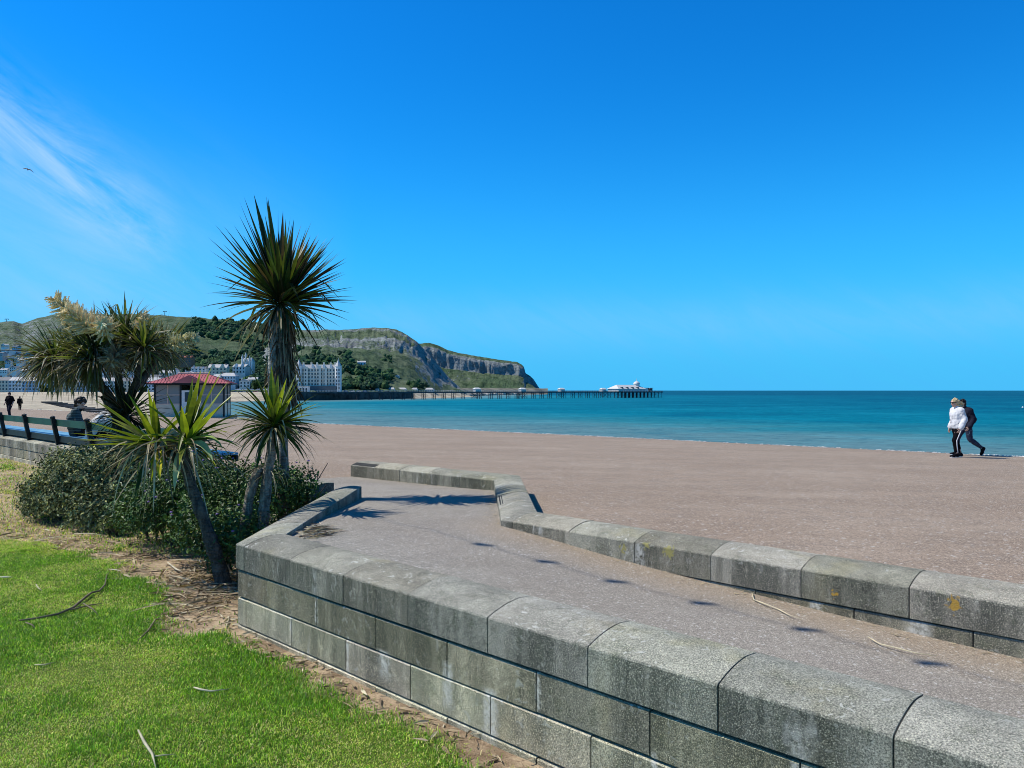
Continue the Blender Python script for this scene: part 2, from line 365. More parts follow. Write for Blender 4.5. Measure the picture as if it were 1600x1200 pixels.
def grid(name, xs, ys, zf, keep=None, mat=None, attr=None, smooth=True, kind='structure', uv=None):
    nx, ny = len(xs), len(ys); pts = []
    for y in ys:
        for x in xs:
            X, Y = uv(x, y) if uv else (x, y); pts.append((X, Y))
    ok = [keep(*p) for p in pts] if keep else None
    vs = [(p[0], p[1], zf(*p)) for p in pts]; fs = []
    for j in range(ny - 1):
        for i in range(nx - 1):
            q = (j * nx + i, j * nx + i + 1, (j + 1) * nx + i + 1, (j + 1) * nx + i)
            if ok and not all(ok[k] for k in q): continue
            fs.append(q)
    me = bpy.data.meshes.new(name); me.from_pydata(vs, [], fs)
    if smooth: me.polygons.foreach_set('use_smooth', [True] * len(fs))
    if attr:
        a = me.attributes.new(attr[0], 'FLOAT', 'POINT'); a.data.foreach_set('value', [attr[1](*p) for p in pts])
    me.validate()
    o = link(name, me, mat)
    if kind: o['kind'] = kind
    return o
def spaced(a, b, near, far, pivot, grow=1.12):
    """coordinates from a to b, spacing near round pivot, growing to far"""
    out = [pivot]; st = near; x = pivot
    while x < b: x += st; out.append(min(x, b)); st = min(far, st * grow)
    st = near; x = pivot; lo = []
    while x > a: x -= st; lo.append(max(x, a)); st = min(far, st * grow)
    return lo[::-1] + out

# lawn and soil: one sheet
m, nt, b = new_mat('lawn_soil'); h = NT(nt, 'world')
d = h.attr('dirt', 'Fac'); dn = h.math('ADD', d, h.math('MULTIPLY', h.math('SUBTRACT', h.noise(30, 5, .65), .5), .25))
soil = h.mix(h.rng(h.noise(3.5, 6, .65), .35, .65), lin(132, 112, 90), lin(192, 171, 142))
soil = h.mix(h.rng(h.noise(60, 4, .7), .5, .68, 0, .7), soil, lin(92, 74, 62))
soil = h.mix(h.rng(h.noise(24, 4, .7, .8, (1, 3, 1)), .58, .70, 0, .6), soil, lin(212, 196, 164))
gr = h.mix(h.rng(h.noise(1.3, 5), .35, .65), (.06, .115, .015), (.13, .18, .03))
gr = h.mix(h.rng(h.noise(70, 3, .7), .5, .7, 0, .6), gr, (.02, .035, .008))
h.L(h.mix(h.rng(dn, -.08, .10), soil, gr), b.inputs['Base Color']); b.inputs['Roughness'].default_value = .95; b.inputs['Specular IOR Level'].default_value = .1
h.L(h.bump(h.math('ADD', h.noise(60, 4, .7), h.noise(14, 4)), .7, .02), b.inputs['Normal'])
M['lawn'] = m
grid('lawn', spaced(-14, 9, .09, .09, -3), spaced(-3, 21, .09, .09, 5), lawn_z, lambda x, y: es(x, y)[1] < 5.45, m, ('dirt', dirt_d))
def far_keep(x, y): return es(x, y)[1] < 5.45 and not (-13.6 < x < 8.6 and -2.6 < y < 20.6)
grid('lawn', spaced(-600, 600, .9, 40, 0, 1.2), spaced(-600, 600, .9, 40, 8, 1.2), lambda x, y: .10 + .17 * sm((y - 10.5) / 8) - .02, lambda x, y: es(x, y)[1] < 6.5 and not (-13 < x < 8 and -2 < y < 20), m, ('dirt', lambda x, y: 1.0 if es(x, y)[1] < 4.6 else -.3))

# promenade and the ramp
def prom_keep(x, y):
    e, s = es(x, y); return True
ev = spaced(-330, 90, .35, 6, -6, 1.08)
vs = []; fs = []; N = 40
for e in ev:
    s0 = 5.36; s1 = edge_s(e)
    for k in range(N + 1):
        s = lerp(s0, s1, k / N); x, y = xy(e, s); vs.append((x, y, prom_z(x, y)))
for i in range(len(ev) - 1):
    for k in range(N): fs.append((i * (N + 1) + k, (i + 1) * (N + 1) + k, (i + 1) * (N + 1) + k + 1, i * (N + 1) + k + 1))
# edge kerb face down to the beach
n0 = len(vs)
for i, e in enumerate(ev):
    x, y = xy(e, edge_s(e)); vs.append((x, y, prom_z(x, y) - 2.6))
for i in range(len(ev) - 1): fs.append((i * (N + 1) + N, (i + 1) * (N + 1) + N, n0 + i + 1, n0 + i))
me = bpy.data.meshes.new('promenade'); me.from_pydata(vs, [], fs); me.polygons.foreach_set('use_smooth', [False] * len(fs))
o = link('promenade', me, M['prom']); o['kind'] = 'structure'
def ramp_keep(x, y):
    e, s = es(x, y)
    if e > -5.2: return 3.02 < s < 5.42 and (e > -5.2) and (x > -2.1)
    if s < 3.02 or s > 7.62: return False
    if s > 5.45: return x > -4 and x < .06 and e > -10.75
    return x > -2.06 and x < .12
grid('ramp', [-10.8 + .05 * i for i in range(400)], [3.0 + .05 * i for i in range(95)], ramp_z, ramp_keep, M['ramp'], uv=xy)

# ------------------------------------------------------------------ walls
def sect(path):
    """mitred inward normals for a polyline; inner side on the left of travel"""
    n = len(path); out = []
    for i in range(n):
        d0 = (Vector(path[i]) - Vector(path[i - 1])).normalized() if i else None
        d1 = (Vector(path[i + 1]) - Vector(path[i])).normalized() if i < n - 1 else None
        if d0 is None: d0 = d1
        if d1 is None: d1 = d0
        n0 = Vector((-d0.y, d0.x)); n1 = Vector((-d1.y, d1.x)); m = (n0 + n1).normalized(); out.append(m / m.dot(n0))
    return out
def wall_run(path, splits, name, label, mb_c, mb_m, prof, jw=.0028, tone=1.0):
    """path: outer edge polyline; splits: joint distances along it; prof: list of (inward, z)"""
    pts = [Vector(p) for p in path]; seg = [(pts[i + 1] - pts[i]).length for i in range(len(pts) - 1)]
    cum = [0]
    for q in seg: cum.append(cum[-1] + q)
    nor = sect(path)
    def at(t):
        t = min(max(t, 0), cum[-1])
        for i in range(len(seg)):
            if t <= cum[i + 1] + 1e-9:
                f = (t - cum[i]) / seg[i]; d = (pts[i + 1] - pts[i]) / seg[i]; nn = Vector((-d.y, d.x)); return pts[i] + d * (t - cum[i]), nn, i
    def stations(a, b):
        st = [(at(a)[0], at(a)[1])]
        for i in range(1, len(pts) - 1):
            if a + 1e-4 < cum[i] < b - 1e-4: st.append((pts[i], nor[i]))
        q = at(b - 1e-7); st.append((q[0], q[1])); return st
    def sweep(mb, a, b, pr, z_j=0.0, x_j=0.0):
        st = stations(a, b); m = len(pr); vs = []; fs = []
        for p, nn in st:
            for w, z in pr: q = p + nn * (w + x_j); vs.append((q.x, q.y, z + z_j))
        for i in range(len(st) - 1):
            for k in range(m):
                k2 = (k + 1) % m; fs.append((i * m + k, i * m + k2, (i + 1) * m + k2, (i + 1) * m + k))
        fs.append(tuple(range(m - 1, -1, -1))); fs.append(tuple((len(st) - 1) * m + k for k in range(m)))
        mb.add(vs, fs)
    js = [0] + [t for t in splits if 0 < t < cum[-1]] + [cum[-1]]
    for a, b in zip(js, js[1:]):
        k_ = random.uniform(.74, 1.16) * tone; mb_c.col = (k_ * random.uniform(.97, 1.04), k_, k_ * random.uniform(.93, 1.03)); sweep(mb_c, a + jw, b - jw, prof, random.uniform(-.0025, .0025), random.uniform(-.002, .002))
    cx = sum(w for w, z in prof) / len(prof); cz = sum(z for w, z in prof) / len(prof)
    inner = [(cx + (w - cx) * .955, cz + (z - cz) * .93) for w, z in prof]
    sweep(mb_m, .012, cum[-1] - .012, inner)
W = .36
def dome(z0, z1, w0=0.0, w1=W, rise=.055, n=12, r=.012):
    pr = [(w0, z0), (w0, z1 - r), (w0 + r * .4, z1 - r * .3)]
    for k in range(n + 1):
        t = k / n; w = lerp(w0 + r, w1 - .004, t); pr.append((w, z1 + rise * (1 - (1 - min(1, t * 1.25)) ** 2) - .010 * max(0, t - .7) / .3))
    return pr + [(w1, z1 + rise - .016), (w1, z0)]
def rect(z0, z1, w0, w1, r=.006): return [(w0, z0 + r), (w0, z1 - r), (w0 + r, z1), (w1 - r, z1), (w1, z1 - r), (w1, z0 + r), (w1 - r, z0), (w0 + r, z0)]
def bevel(o, w=.006, seg=2):
    m = o.modifiers.new('bevel', 'BEVEL'); m.width = w; m.segments = seg; m.limit_method = 'ANGLE'; m.angle_limit = R(40)
ZT = .77
def make_wall(label, path, splits_c, courses, zbase, front=.012):
    root = empty('stone_wall', (path[0][0], path[0][1], 0)); tag(root, label, 'wall')
    inv = Matrix.Translation((-path[0][0], -path[0][1], 0))
    c = MB(); mo = MB(); wall_run(path, splits_c, '', '', c, mo, dome(.571, ZT))
    bl = MB()
    for z0, z1, sp in courses: wall_run(path, sp, '', '', bl, mo, rect(z0, z1, front, W - front), .004, 1.05 if z1 > .4 else 1.62)
    for mb in (c, mo, bl): mb.v = [tuple(inv @ Vector(v)) for v in mb.v]
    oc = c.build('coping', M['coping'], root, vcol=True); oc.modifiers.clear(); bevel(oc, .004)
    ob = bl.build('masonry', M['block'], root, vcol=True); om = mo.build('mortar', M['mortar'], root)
    return root
A0 = (-2.22, 9.5); A1 = (-2.22, (S_FRONT + .693 * 2.22) / .721); LW = A0[1] - A1[1]
A2 = (A1[0] + DE.x * 9, A1[1] + DE.y * 9)
seq = lambda a, st, n: [a + st * k for k in range(n)]
make_wall('low grey stone wall between lawn and ramp, rounded coping over two block courses, returning back beside the bushes',
          [A0, A1, A2], [LW - 2.75, LW - 2.05, LW - 1.36, LW - .68] + seq(LW + .135, .69, 14),
          [(.345, .553, seq(LW - 3.1, .69, 5) + seq(LW + .48, .69, 13)), (.122, .333, seq(LW - 2.8, .69, 4) + seq(LW + .143, .69, 14)), (-.12, .112, seq(LW + .48, .69, 13))], 0)
B0 = (-2.67, 12.70); J1 = (-.246, 10.535); J2 = (-.106, 7.31); B3 = (J2[0] + DE.x * 11, J2[1] + DE.y * 11)
l1 = (Vector(J1) - Vector(B0)).length; l2 = l1 + (Vector(J2) - Vector(J1)).length
make_wall('low grey stone wall on the seaward side of the ramp, stepping back twice, with orange lichen on its coping',
          [B0, J1, J2, B3], [.62, 1.25, 1.9, 2.57] + [l1 + .28, l1 + .95, l1 + 1.62, l1 + 2.3] + seq(l2 + .15, .69, 17),
          [(.352, .559, seq(.3, .66, 5) + seq(l1 + .3, .66, 5) + seq(l2 + .5, .69, 16)), (.0, .342, seq(.6, .69, 26))], 0)
C0 = xy(-45, 5.18); C1 = xy(-8.5, 5.18)
rw = make_wall('low grey stone wall carrying the long bench behind the bushes', [C0, C1], seq(.4, .72, 60),
          [(.352, .559, seq(.1, .72, 60)), (.10, .342, seq(.5, .72, 60))], 0)

# ------------------------------------------------------------------ sea and beach
WZ = -6.0
SHORE = [(430, -330), (260, -130), (120, 30), (60, 80), (0, 135), (-30, 165), (-50, 188), (-90, 242), (-130, 312), (-172, 400), (-198, 470), (-204, 515), (-190, 560), (-165, 596), (-132, 650), (-98, 735), (-60, 860), (-30, 1000)]
def shore_d(x, y):
    """distance inland of the waterline (negative at sea)"""
    best = 1e9; sg = 1
    for a, b in zip(SHORE, SHORE[1:]):
        dx, dy = b[0] - a[0], b[1] - a[1]; t = min(1, max(0, ((x - a[0]) * dx + (y - a[1]) * dy) / (dx * dx + dy * dy)))
        qx, qy = a[0] + dx * t, a[1] + dy * t; d = math.hypot(x - qx, y - qy)
        if d < best - 1e-6: best = d; sg = 1 if dx * (y - qy) - dy * (x - qx) > 0 else -1
    return best * sg
def beach_z(x, y):
    d = shore_d(x, y) + 2.5 * fbm(x * .02, y * .02, 2)
    if d < 0: return WZ + .05 * d
    z = WZ + 3.9 * (1 - math.exp(-d / 62)) + .10 * fbm(x * .08, y * .08) + (.9 * sm((d - 150) / 100))
    if y > 560: z += sm((y - 560) / 60) * sm((d - 10) / 14) * max(0, .55 - z)
    return z
m, nt, b = new_mat('shingle'); h = NT(nt, 'world'); sd = h.attr('shore', 'Fac')
c = h.mix(h.rng(h.noise(.03, 6, .65, .4, (1, 2.5, 1)), .38, .62), lin(164, 150, 128), lin(200, 188, 162))
c = h.mix(h.rng(h.noise(.6, 5, .7), .50, .66, 0, .75), c, lin(104, 98, 88)); c = h.mix(h.rng(h.noise(.05, 9, .8, .3, (1, 3, 1)), .5, .62, 0, .7), c, lin(126, 122, 100))
c = h.mix(h.rng(h.vor(1.6, 'F1', 1), .0, .3, .35, 0), c, lin(110, 104, 96))
c = h.mix(h.rng(sd, 0, 9, .75, 0), c, lin(92, 92, 84))
c = h.mix(h.rng(sd, 215, 250), c, lin(108, 108, 104))
h.L(c, b.inputs['Base Color']); b.inputs['Roughness'].default_value = .95
h.L(h.bump(h.noise(1.2, 5, .7), .6, .4), b.inputs['Normal']); M['shingle'] = m
def beach_keep(x, y):
    e, s = es(x, y); return s > edge_s(e) - .15 and shore_d(x, y) > -45
grid('beach', spaced(-560, 330, 4, 9, -60, 1.03), spaced(-260, 960, 4, 9, 90, 1.03), beach_z, beach_keep, m, ('shore', shore_d))
# the strip of beach right under the promenade edge
vs = []; fs = []
for e in ev:
    for k, off in enumerate((-.02, .9, 3, 9, 22)):
        x, y = xy(e, edge_s(e) + off); z = beach_z(x, y); z = lerp(-.25, z - .3, min(1, off / 9)) if off < 9 else z - .3; vs.append((x, y, z if off > .5 else -.3))
for i in range(len(ev) - 1):
    for k in range(4): fs.append((i * 5 + k, (i + 1) * 5 + k, (i + 1) * 5 + k + 1, i * 5 + k + 1))
me = bpy.data.meshes.new('beach'); me.from_pydata(vs, [], fs)
a = me.attributes.new('shore', 'FLOAT', 'POINT'); a.data.foreach_set('value', [90.0] * len(vs))
o = link('beach', me, m); o['kind'] = 'structure'

m, nt, b = new_mat('sea_water'); h = NT(nt, 'world')
sd = h.attr('shore', 'Fac')      # metres off the beach: the milky shallows
nz = h.noise(.012, 6, .65, .6, (1, 2.2, 1, R(20)))
dd = h.math('ADD', sd, h.math('MULTIPLY', h.math('SUBTRACT', nz, .5), 90))
c = h.ramp(h.rng(dd, -10, 900), [(0, (.13, .24, .26)), (.018, (.025, .20, .25)), (.05, (.001, .168, .245)), (.2, (.0005, .135, .215)), (.45, (.0005, .112, .19)), (1, (.0003, .084, .155))])
wv = h.noise(.014, 13, .80, .25, (1, 1.5, 1, R(12))); w1 = h.noise(.30, 6, .75, .4, (1, 1.7, 1, R(24)))
c = h.mix(h.rng(wv, .50, .62, 0, .85), c, h.mix(1.0, c, (.004, .050, .062), 'ADD')); c = h.mix(h.rng(wv, .49, .37, 0, .85), c, h.mix(1.0, c, (.4, .66, .78), 'MULTIPLY'))  # wave highlights and dark troughs put into the water colour
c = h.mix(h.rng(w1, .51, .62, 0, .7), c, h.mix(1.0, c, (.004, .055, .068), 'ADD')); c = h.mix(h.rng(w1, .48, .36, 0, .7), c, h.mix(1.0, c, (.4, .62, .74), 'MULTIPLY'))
w2 = h.noise(2.2, 4, .6, .3, (1, 1.6, 1, R(15))); w3 = h.noise(.1, 3, .5, .2, (1, 2, 1, R(25)))
hh = h.math('ADD', h.math('ADD', h.math('MULTIPLY', w1, 1.1), h.math('MULTIPLY', w2, .22)), h.math('MULTIPLY', w3, 1.6))
bn = h.bump(hh, 1.0, .55)
df = nt.nodes.new('ShaderNodeBsdfDiffuse'); gl = nt.nodes.new('ShaderNodeBsdfGlossy'); gl.inputs['Roughness'].default_value = .22
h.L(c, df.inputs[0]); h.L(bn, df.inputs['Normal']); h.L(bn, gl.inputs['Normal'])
lw = nt.nodes.new('ShaderNodeLayerWeight'); lw.inputs[0].default_value = .35; h.L(bn, lw.inputs['Normal'])
mx = nt.nodes.new('ShaderNodeMixShader'); h.L(h.rng(lw.outputs['Facing'], .3, 1.0, .02, .11), mx.inputs[0]); h.L(df.outputs[0], mx.inputs[1]); h.L(gl.outputs[0], mx.inputs[2]); h.L(mx.outputs[0], nt.nodes['Material Output'].inputs[0]); nt.nodes.remove(b)
M['sea'] = m
# polar sheet of water out to the horizon
vs = []; fs = []; sh = []
rs = [20 * 1.06 ** k for k in range(135)]; na = 150
rs = [r for r in rs if r < 45000] + [45000]
for r in rs:
    for k in range(na + 1):
        a = R(-40 + 140 * k / na); x, y = r * math.sin(a), r * math.cos(a); vs.append((x, y, WZ)); sh.append(-shore_d(x, y) if r < 1500 else r)
for i in range(len(rs) - 1):
    for k in range(na): fs.append((i * (na + 1) + k, i * (na + 1) + k + 1, (i + 1) * (na + 1) + k + 1, (i + 1) * (na + 1) + k))
me = bpy.data.meshes.new('sea'); me.from_pydata(vs, [], fs)
a = me.attributes.new('shore', 'FLOAT', 'POINT'); a.data.foreach_set('value', sh)
o = link('sea', me, m); o['kind'] = 'structure'
# pebbles washed along the promenade edge
pb = MB()
for i in range(5200):
    e = random.choice((random.uniform(-6, 14), random.uniform(-40, -6))) if random.random() < .85 else random.uniform(-90, -40)
    if e < -6 and random.random() < .5: continue
    off = random.gauss(-.03, .10); off = min(off, .12)
    if fbm(e * .25, 5.0) < -.25 and random.random() < .8: continue
    x, y = xy(e, edge_s(e) + off); r = random.uniform(.010, .030) * (1 + .012 * max(0, y - 20))
    g = random.choice(((.62, .61, .57), (.55, .52, .47), (.68, .67, .64), (.30, .29, .28), (.7, .69, .66)))
    pb.blob((x, y, prom_z(x, y) + r * .35), r, 1, .3, (1.2, 1.0, .65), g)
M['vcol'] = (lambda: (lambda m, nt, b: (NT(nt).L(NT(nt).attr('col'), b.inputs['Base Color']), b.inputs['Roughness'].__setattr__('default_value', .9), m)[-1])(*new_mat('pebble')))()
o = pb.build('pebbles', M['vcol'], vcol=True, smooth=True); tag(o, 'pale beach pebbles scattered along the seaward edge of the promenade', 'pebbles', kind='stuff')
# ------------------------------------------------------------------ hills: land seen across the bay
def hill(name, xs, rows, zf, mat, back=(.25, .5, 1.0)):
    """columns are bearings (X/Y), rows run inland; zf(px, t) -> (Y, z)"""
    vs = []; fs = []; hts = []
    for px in xs:
        for t in rows:
            Y, z = zf(px, t); vs.append(((px - 800) / F * Y, Y, z))
    n = len(rows)
    for i in range(len(xs) - 1):
        for k in range(n - 1): fs.append((i * n + k, (i + 1) * n + k, (i + 1) * n + k + 1, i * n + k + 1))
    me = bpy.data.meshes.new(name); me.from_pydata(vs, [], fs); me.polygons.foreach_set('use_smooth', [True] * len(fs))
    o = link(name, me, mat); o['kind'] = 'structure'; return o
SKA = ([-400, -250, -100, 0, 22, 34, 60, 90, 200, 256, 312, 357, 402, 470, 515, 560, 620], [500, 492, 505, 504, 502, 505.5, 496, 491, 491, 493, 496, 501, 506, 515, 516, 519, 540])
SKB = ([330, 370, 400, 430, 470, 515, 540, 580, 600, 620, 628, 636, 644, 652, 660, 668, 676, 686, 696, 706, 716, 726], [606, 585, 555, 530, 517, 515, 515.5, 511.8, 512.5, 515, 518, 523, 529, 535, 542, 550, 559, 571, 583, 594, 603, 612])
SKC = ([560, 600, 640, 658, 670, 684, 700, 716, 736, 760, 780, 808, 815, 819, 821, 828, 834, 840, 846, 850], [560, 549, 539, 536.5, 535.4, 539, 547, 551, 555, 559, 562, 565.6, 569, 574, 583, 587, 593, 602, 611, 617])
def z_of(py, Y): return CAMZ - (py - HZ) / F * Y
def hillA(px, t):
    zr = z_of(interp(px, *SKA), 1500); Yf = 880 - .10 * max(0, 200 - px); X = (px - 800) / F
    if t <= 1:
        Y = lerp(Yf, 1500, t); g = .55 * t + .45 * sm(t); z = lerp(-.6, zr, g)
        nz = fbm(X * 1400 / 130, Y / 150) * 7 + fbm(X * 1400 / 30, Y / 35, 3) * 2.4
        z += nz * min(1, t * 5) * (1 - .85 * sm((t - .8) / .2)) + fbm(X * 60, 3.3) * 1.5 * t
        # limestone steps on the western slope
        k = sm((260 - px) / 120) * sm((t - .45) / .15) * sm((.97 - t) / .1)
        st = 7.0; zz = z / st; fr = zz - math.floor(zz); z = lerp(z, (math.floor(zz) + sm((fr - .55) / .4)) * st, .7 * k)
    else: Y = 1500 + (t - 1) * 900; z = lerp(zr, zr * .4, sm(t - 1) if t < 2 else 1) + 1.5 * fbm(X * 60, 3.3)
    return Y, z
def hillB(px, t):
    zr = z_of(interp(px, *SKB), 1250); X = (px - 800) / F
    Yf = interp(px, [330, 470, 560, 640, 700, 730], [790, 655, 715, 800, 900, 960])
    if t <= 1:
        Y = lerp(Yf, 1250, t); g = .62 * t + .38 * sm(t)
        # crag band high on the face, grass below
        g += .05 * (sm((t - .66) / .06) - sm((t - .2) / .5)) * sm((700 - px) / 60) + .045 * (sm((t - .86) / .05) - sm((t - .5) / .4))
        z = lerp(.9, zr, min(1.0, g) if t > .98 else g)
        nz = fbm(X * 1100 / 110, Y / 130, 7) * 6 + fbm(X * 1100 / 22, Y / 30, 9) * 2.6
        z += nz * min(1, t * 4) * (1 - .8 * sm((t - .85) / .15))
        z += -9 * math.exp(-((px - 690) / 24) ** 2) * sm(t / .2) * sm((1 - t) / .3)
        cr = sm((t - .55) / .1) * sm((px - 470) / 60); r = abs(fbm(X * 1100 / 14, z / 40, 4)); z -= cr * r * 5 * sm((1 - t) / .08)
        z += 1.2 * fbm(X * 90, 1.7)
    else: Y = 1250 + (t - 1) * 500; z = lerp(zr, zr * .55, sm(t - 1)) + 1.2 * fbm(X * 90, 1.7)
    return Y, z
def hillC(px, t):
    zr = z_of(interp(px, *SKC), 1750); X = (px - 800) / F; Yf = 1590
    fo = WZ - 1
    if t <= 1:
        j = .012 * fbm(X * 160, 2.2); h_ = interp(t + j, [0, .05, .30, .55, .60, .63, .66, .70, 1.0], [0, .10, .30, .53, .57, .83, .88, .91, 1.0])
        Y = lerp(Yf, 1750, t); z = lerp(fo, zr, h_)
        z += (fbm(X * 1700 / 45, Y / 40, 11) * 2.2 + fbm(X * 1700 / 12, z / 18, 5) * 1.6) * min(1, t * 4) * (1 - .8 * sm((t - .8) / .2)) * min(1, (zr - fo) / 30)
        Y += 6 * fbm(X * 1700 / 22, z / 30, 2) * sm(t / .2) * sm((1 - t) / .2) + 2.5 * abs(fbm(X * 1700 / 9, .5, 6)) * math.exp(-((t - .62) / .06) ** 2)
        z += 1.0 * fbm(X * 140, 4.1) * t
    else: Y = 1750 + (t - 1) * 400; z = lerp(zr, fo, sm(t - 1)) + 1.0 * fbm(X * 140, 4.1)
    return Y, z
m, nt, b = new_mat('hillside'); h = NT(nt, 'world')
nrm = h.sep(nt.nodes.new('ShaderNodeNewGeometry').outputs['Normal']); steep = h.rng(nrm[2], .86, .62)
n1 = h.noise(.012, 8, .68); n2 = h.noise(.05, 7, .72); n3 = h.noise(.22, 5, .75); n4 = h.noise(.03, 7, .7, .5, (1, 1, 3.2))
gr = h.mix(h.rng(n1, .35, .65), (.078, .125, .068), (.135, .170, .105)); gr = h.mix(h.rng(n2, .46, .62, 0, .85), gr, (.036, .066, .034)); gr = h.mix(h.rng(n3, .55, .7, 0, .6), gr, (.15, .165, .115))
rk = h.mix(h.rng(n3, .35, .65), (.15, .175, .18), (.33, .36, .355)); rk = h.mix(h.rng(n4, .45, .62, 0, .6), rk, (.12, .125, .125))
rf = h.math('ADD', h.math('MULTIPLY', steep, .85), h.math('SUBTRACT', h.math('MULTIPLY', n4, 1.5), .75), True)
px_ = h.attr('rock', 'Fac'); rf = h.math('ADD', rf, px_, True)
rf = h.rng(h.math('ADD', rf, h.math('SUBTRACT', n3, .5)), .25, .6)
h.L(h.mix(rf, gr, rk), b.inputs['Base Color']); b.inputs['Roughness'].default_value = .95; b.inputs['Specular IOR Level'].default_value = .05
h.L(h.bump(h.math('ADD', h.math('MULTIPLY', n3, 1.0), h.math('MULTIPLY', n2, 2.5)), .8, 3.0), b.inputs['Normal']); M['hill'] = m
def add_rock(o, fn, rows, xs):
    a = o.data.attributes.new('rock', 'FLOAT', 'POINT'); a.data.foreach_set('value', [fn(px, t) for px in xs for t in rows])
def fr(n, tail=(1.1, 1.3, 1.6, 2.0)): return [i / n for i in range(n + 1)] + list(tail)
xsA = [-400 + 8 * i for i in range(45)] + [-40 + 2.2 * i for i in range(300)]; rA = fr(110); oA = hill('hill', xsA, rA, hillA, m)
add_rock(oA, lambda px, t: .30 * sm((230 - px) / 140) * sm((t - .42) / .1) + .35 * sm((t - .93) / .05) * sm((px - 420) / 40) - .25 * sm((px - 230) / 60), rA, xsA)
xsB = [330 + 1.3 * i for i in range(306)]; rB = fr(120); oB = hill('hill', xsB, rB, hillB, m)
add_rock(oB, lambda px, t: .36 * sm((t - .60) / .06) * sm((.82 - t) / .05) + .30 * sm((t - .86) / .06) + .26 * sm((t - .34) / .1) * max(0, math.sin(t * 44 + .02 * px + 2 * fbm(px * .02, t * 5))) + .3 * sm((px - 640) / 30) - .35 * sm((.5 - t) / .1), rB, xsB)
xsC = [560 + 1.1 * i for i in range(265)]; rC = fr(110); oC = hill('headland', xsC, rC, hillC, m)
add_rock(oC, lambda px, t: .55 * sm((t - .57) / .03) * sm((.74 - t) / .06) + .22 * sm((t - .1) / .1) * max(0, math.sin(t * 52 + .03 * px)) + .35 * sm((.10 - t) / .04) - .3 * sm((t - .8) / .1) * sm((720 - px) / 30) - .12, rC, xsC)

# woods on the slopes: one mass of crowns
wd = MB()
def crown(x, y, z, r, g):
    for k in range(3):
        q = (x + random.gauss(0, r * .4), y + random.gauss(0, r * .4), z + r * random.uniform(.2, .9)); kk = random.uniform(.65, 1.4)
        wd.blob(q, r * random.uniform(.45, .75), 1, .5, (1, 1, .9), tuple(c * kk for c in g))
def wood(hf, n, regs, r0, r1, cols):
    c = 0; tries = 0
    while c < n and tries < n * 40:
        tries += 1
        x0, x1, t0, t1, dens = random.choices(regs, [q[4] * (q[1] - q[0]) * (q[3] - q[2]) for q in regs])[0]
        px = random.uniform(x0, x1); t = random.uniform(t0, t1)
        if fbm(px / 38, t * 7, 6) < -.12: continue
        Y, z = hf(px, t); crown((px - 800) / F * Y, Y, z, random.uniform(r0, r1), random.choice(cols)); c += 1
GW = [(.028, .064, .036), (.040, .080, .038), (.022, .052, .036), (.052, .090, .042), (.042, .070, .048)]
wood(hillA, 1750, [(280, 490, .28, .72, 1.3), (300, 450, .70, .93, .6), (40, 290, .10, .38, .35), (-60, 60, .08, .42, 1.5), (60, 240, .03, .14, .8), (300, 480, .05, .30, 1.2)], 4.0, 7.5, GW)
wood(hillB, 640, [(380, 470, .05, .6, 1.0), (455, 560, .02, .42, 1.3), (560, 610, .03, .28, 1.1), (610, 660, .03, .14, .7), (470, 500, .42, .56, .6)], 3.2, 6.0, GW)
wood(hillB, 14, [(596, 612, .40, .52, 2)], 1.5, 3.0, GW)
m, nt, b = new_mat('wood_foliage'); h = NT(nt, 'world')
h.L(h.mix(h.rng(h.noise(.9, 5, .75), .42, .66), h.attr('col'), h.mix(1.0, h.attr('col'), (1.9, 2.0, 1.5), 'MULTIPLY')), b.inputs['Base Color']); b.inputs['Roughness'].default_value = .9; b.inputs['Specular IOR Level'].default_value = .05
h.L(h.bump(h.noise(.8, 5, .75), 1.0, 1.6), b.inputs['Normal']); M['wood'] = m
o = wd.build('woodland', m, vcol=True); tag(o, 'dark green woods covering the lower hillsides across the bay', 'woodland', kind='stuff')

# ------------------------------------------------------------------ town
def paint(name, c, rough=.6): return simple(name, c, rough, .10, .35, coord='world')
PW = {'white': paint('white_render', (.74, .74, .71)), 'cream': paint('cream_render', (.70, .62, .46)), 'blue': paint('pale_blue_render', (.42, .56, .66)), 'mint': paint('mint_render', (.36, .58, .53)), 'grey': paint('grey_render', (.46, .47, .47)), 'pink': paint('pale_pink_render', (.66, .52, .47))}
M['slate'] = paint('slate', (.14, .15, .17)); M['slate_pale'] = paint('pale_slate', (.46, .46, .46)); M['tile'] = paint('red_tile', (.30, .11, .08)); M['pane'] = simple('window_glass', (.035, .05, .065), .15, .3, .5, coord='world', spec=.5)
M['brick'] = paint('brick', (.26, .14, .10)); M['dkmetal'] = simple('dark_iron', (.03, .033, .04), .6, .3, 3); M['wpaint'] = simple('white_paint', (.62, .62, .60), .5, .08, 3)
wb = MB(); wb.box(-.5, .5, -.5, .5, -.5, .5); ME_WIN = wb.mesh('window'); ME_WIN.materials.append(M['pane'])
fbx = MB(); fbx.box(-.5, .5, -.5, .5, -.5, .5); ME_SILL = fbx.mesh('sill'); ME_SILL.materials.append(M['wpaint'])
def windows(root, w, d, floors, cols, z0, fh, ww=.42, wh=.55, x0=0, y=None):
    """sash windows over one front, each a part"""
    for f in range(floors):
        for c in range(cols):
            o = bpy.data.objects.new('window', ME_WIN); COL.objects.link(o); o.parent = root
            o.scale = (w / cols * ww, .24, fh * wh); o.location = (x0 + -w / 2 + w / cols * (c + .5), (-d / 2 if y is None else y) - .02, z0 + fh * (f + .5))
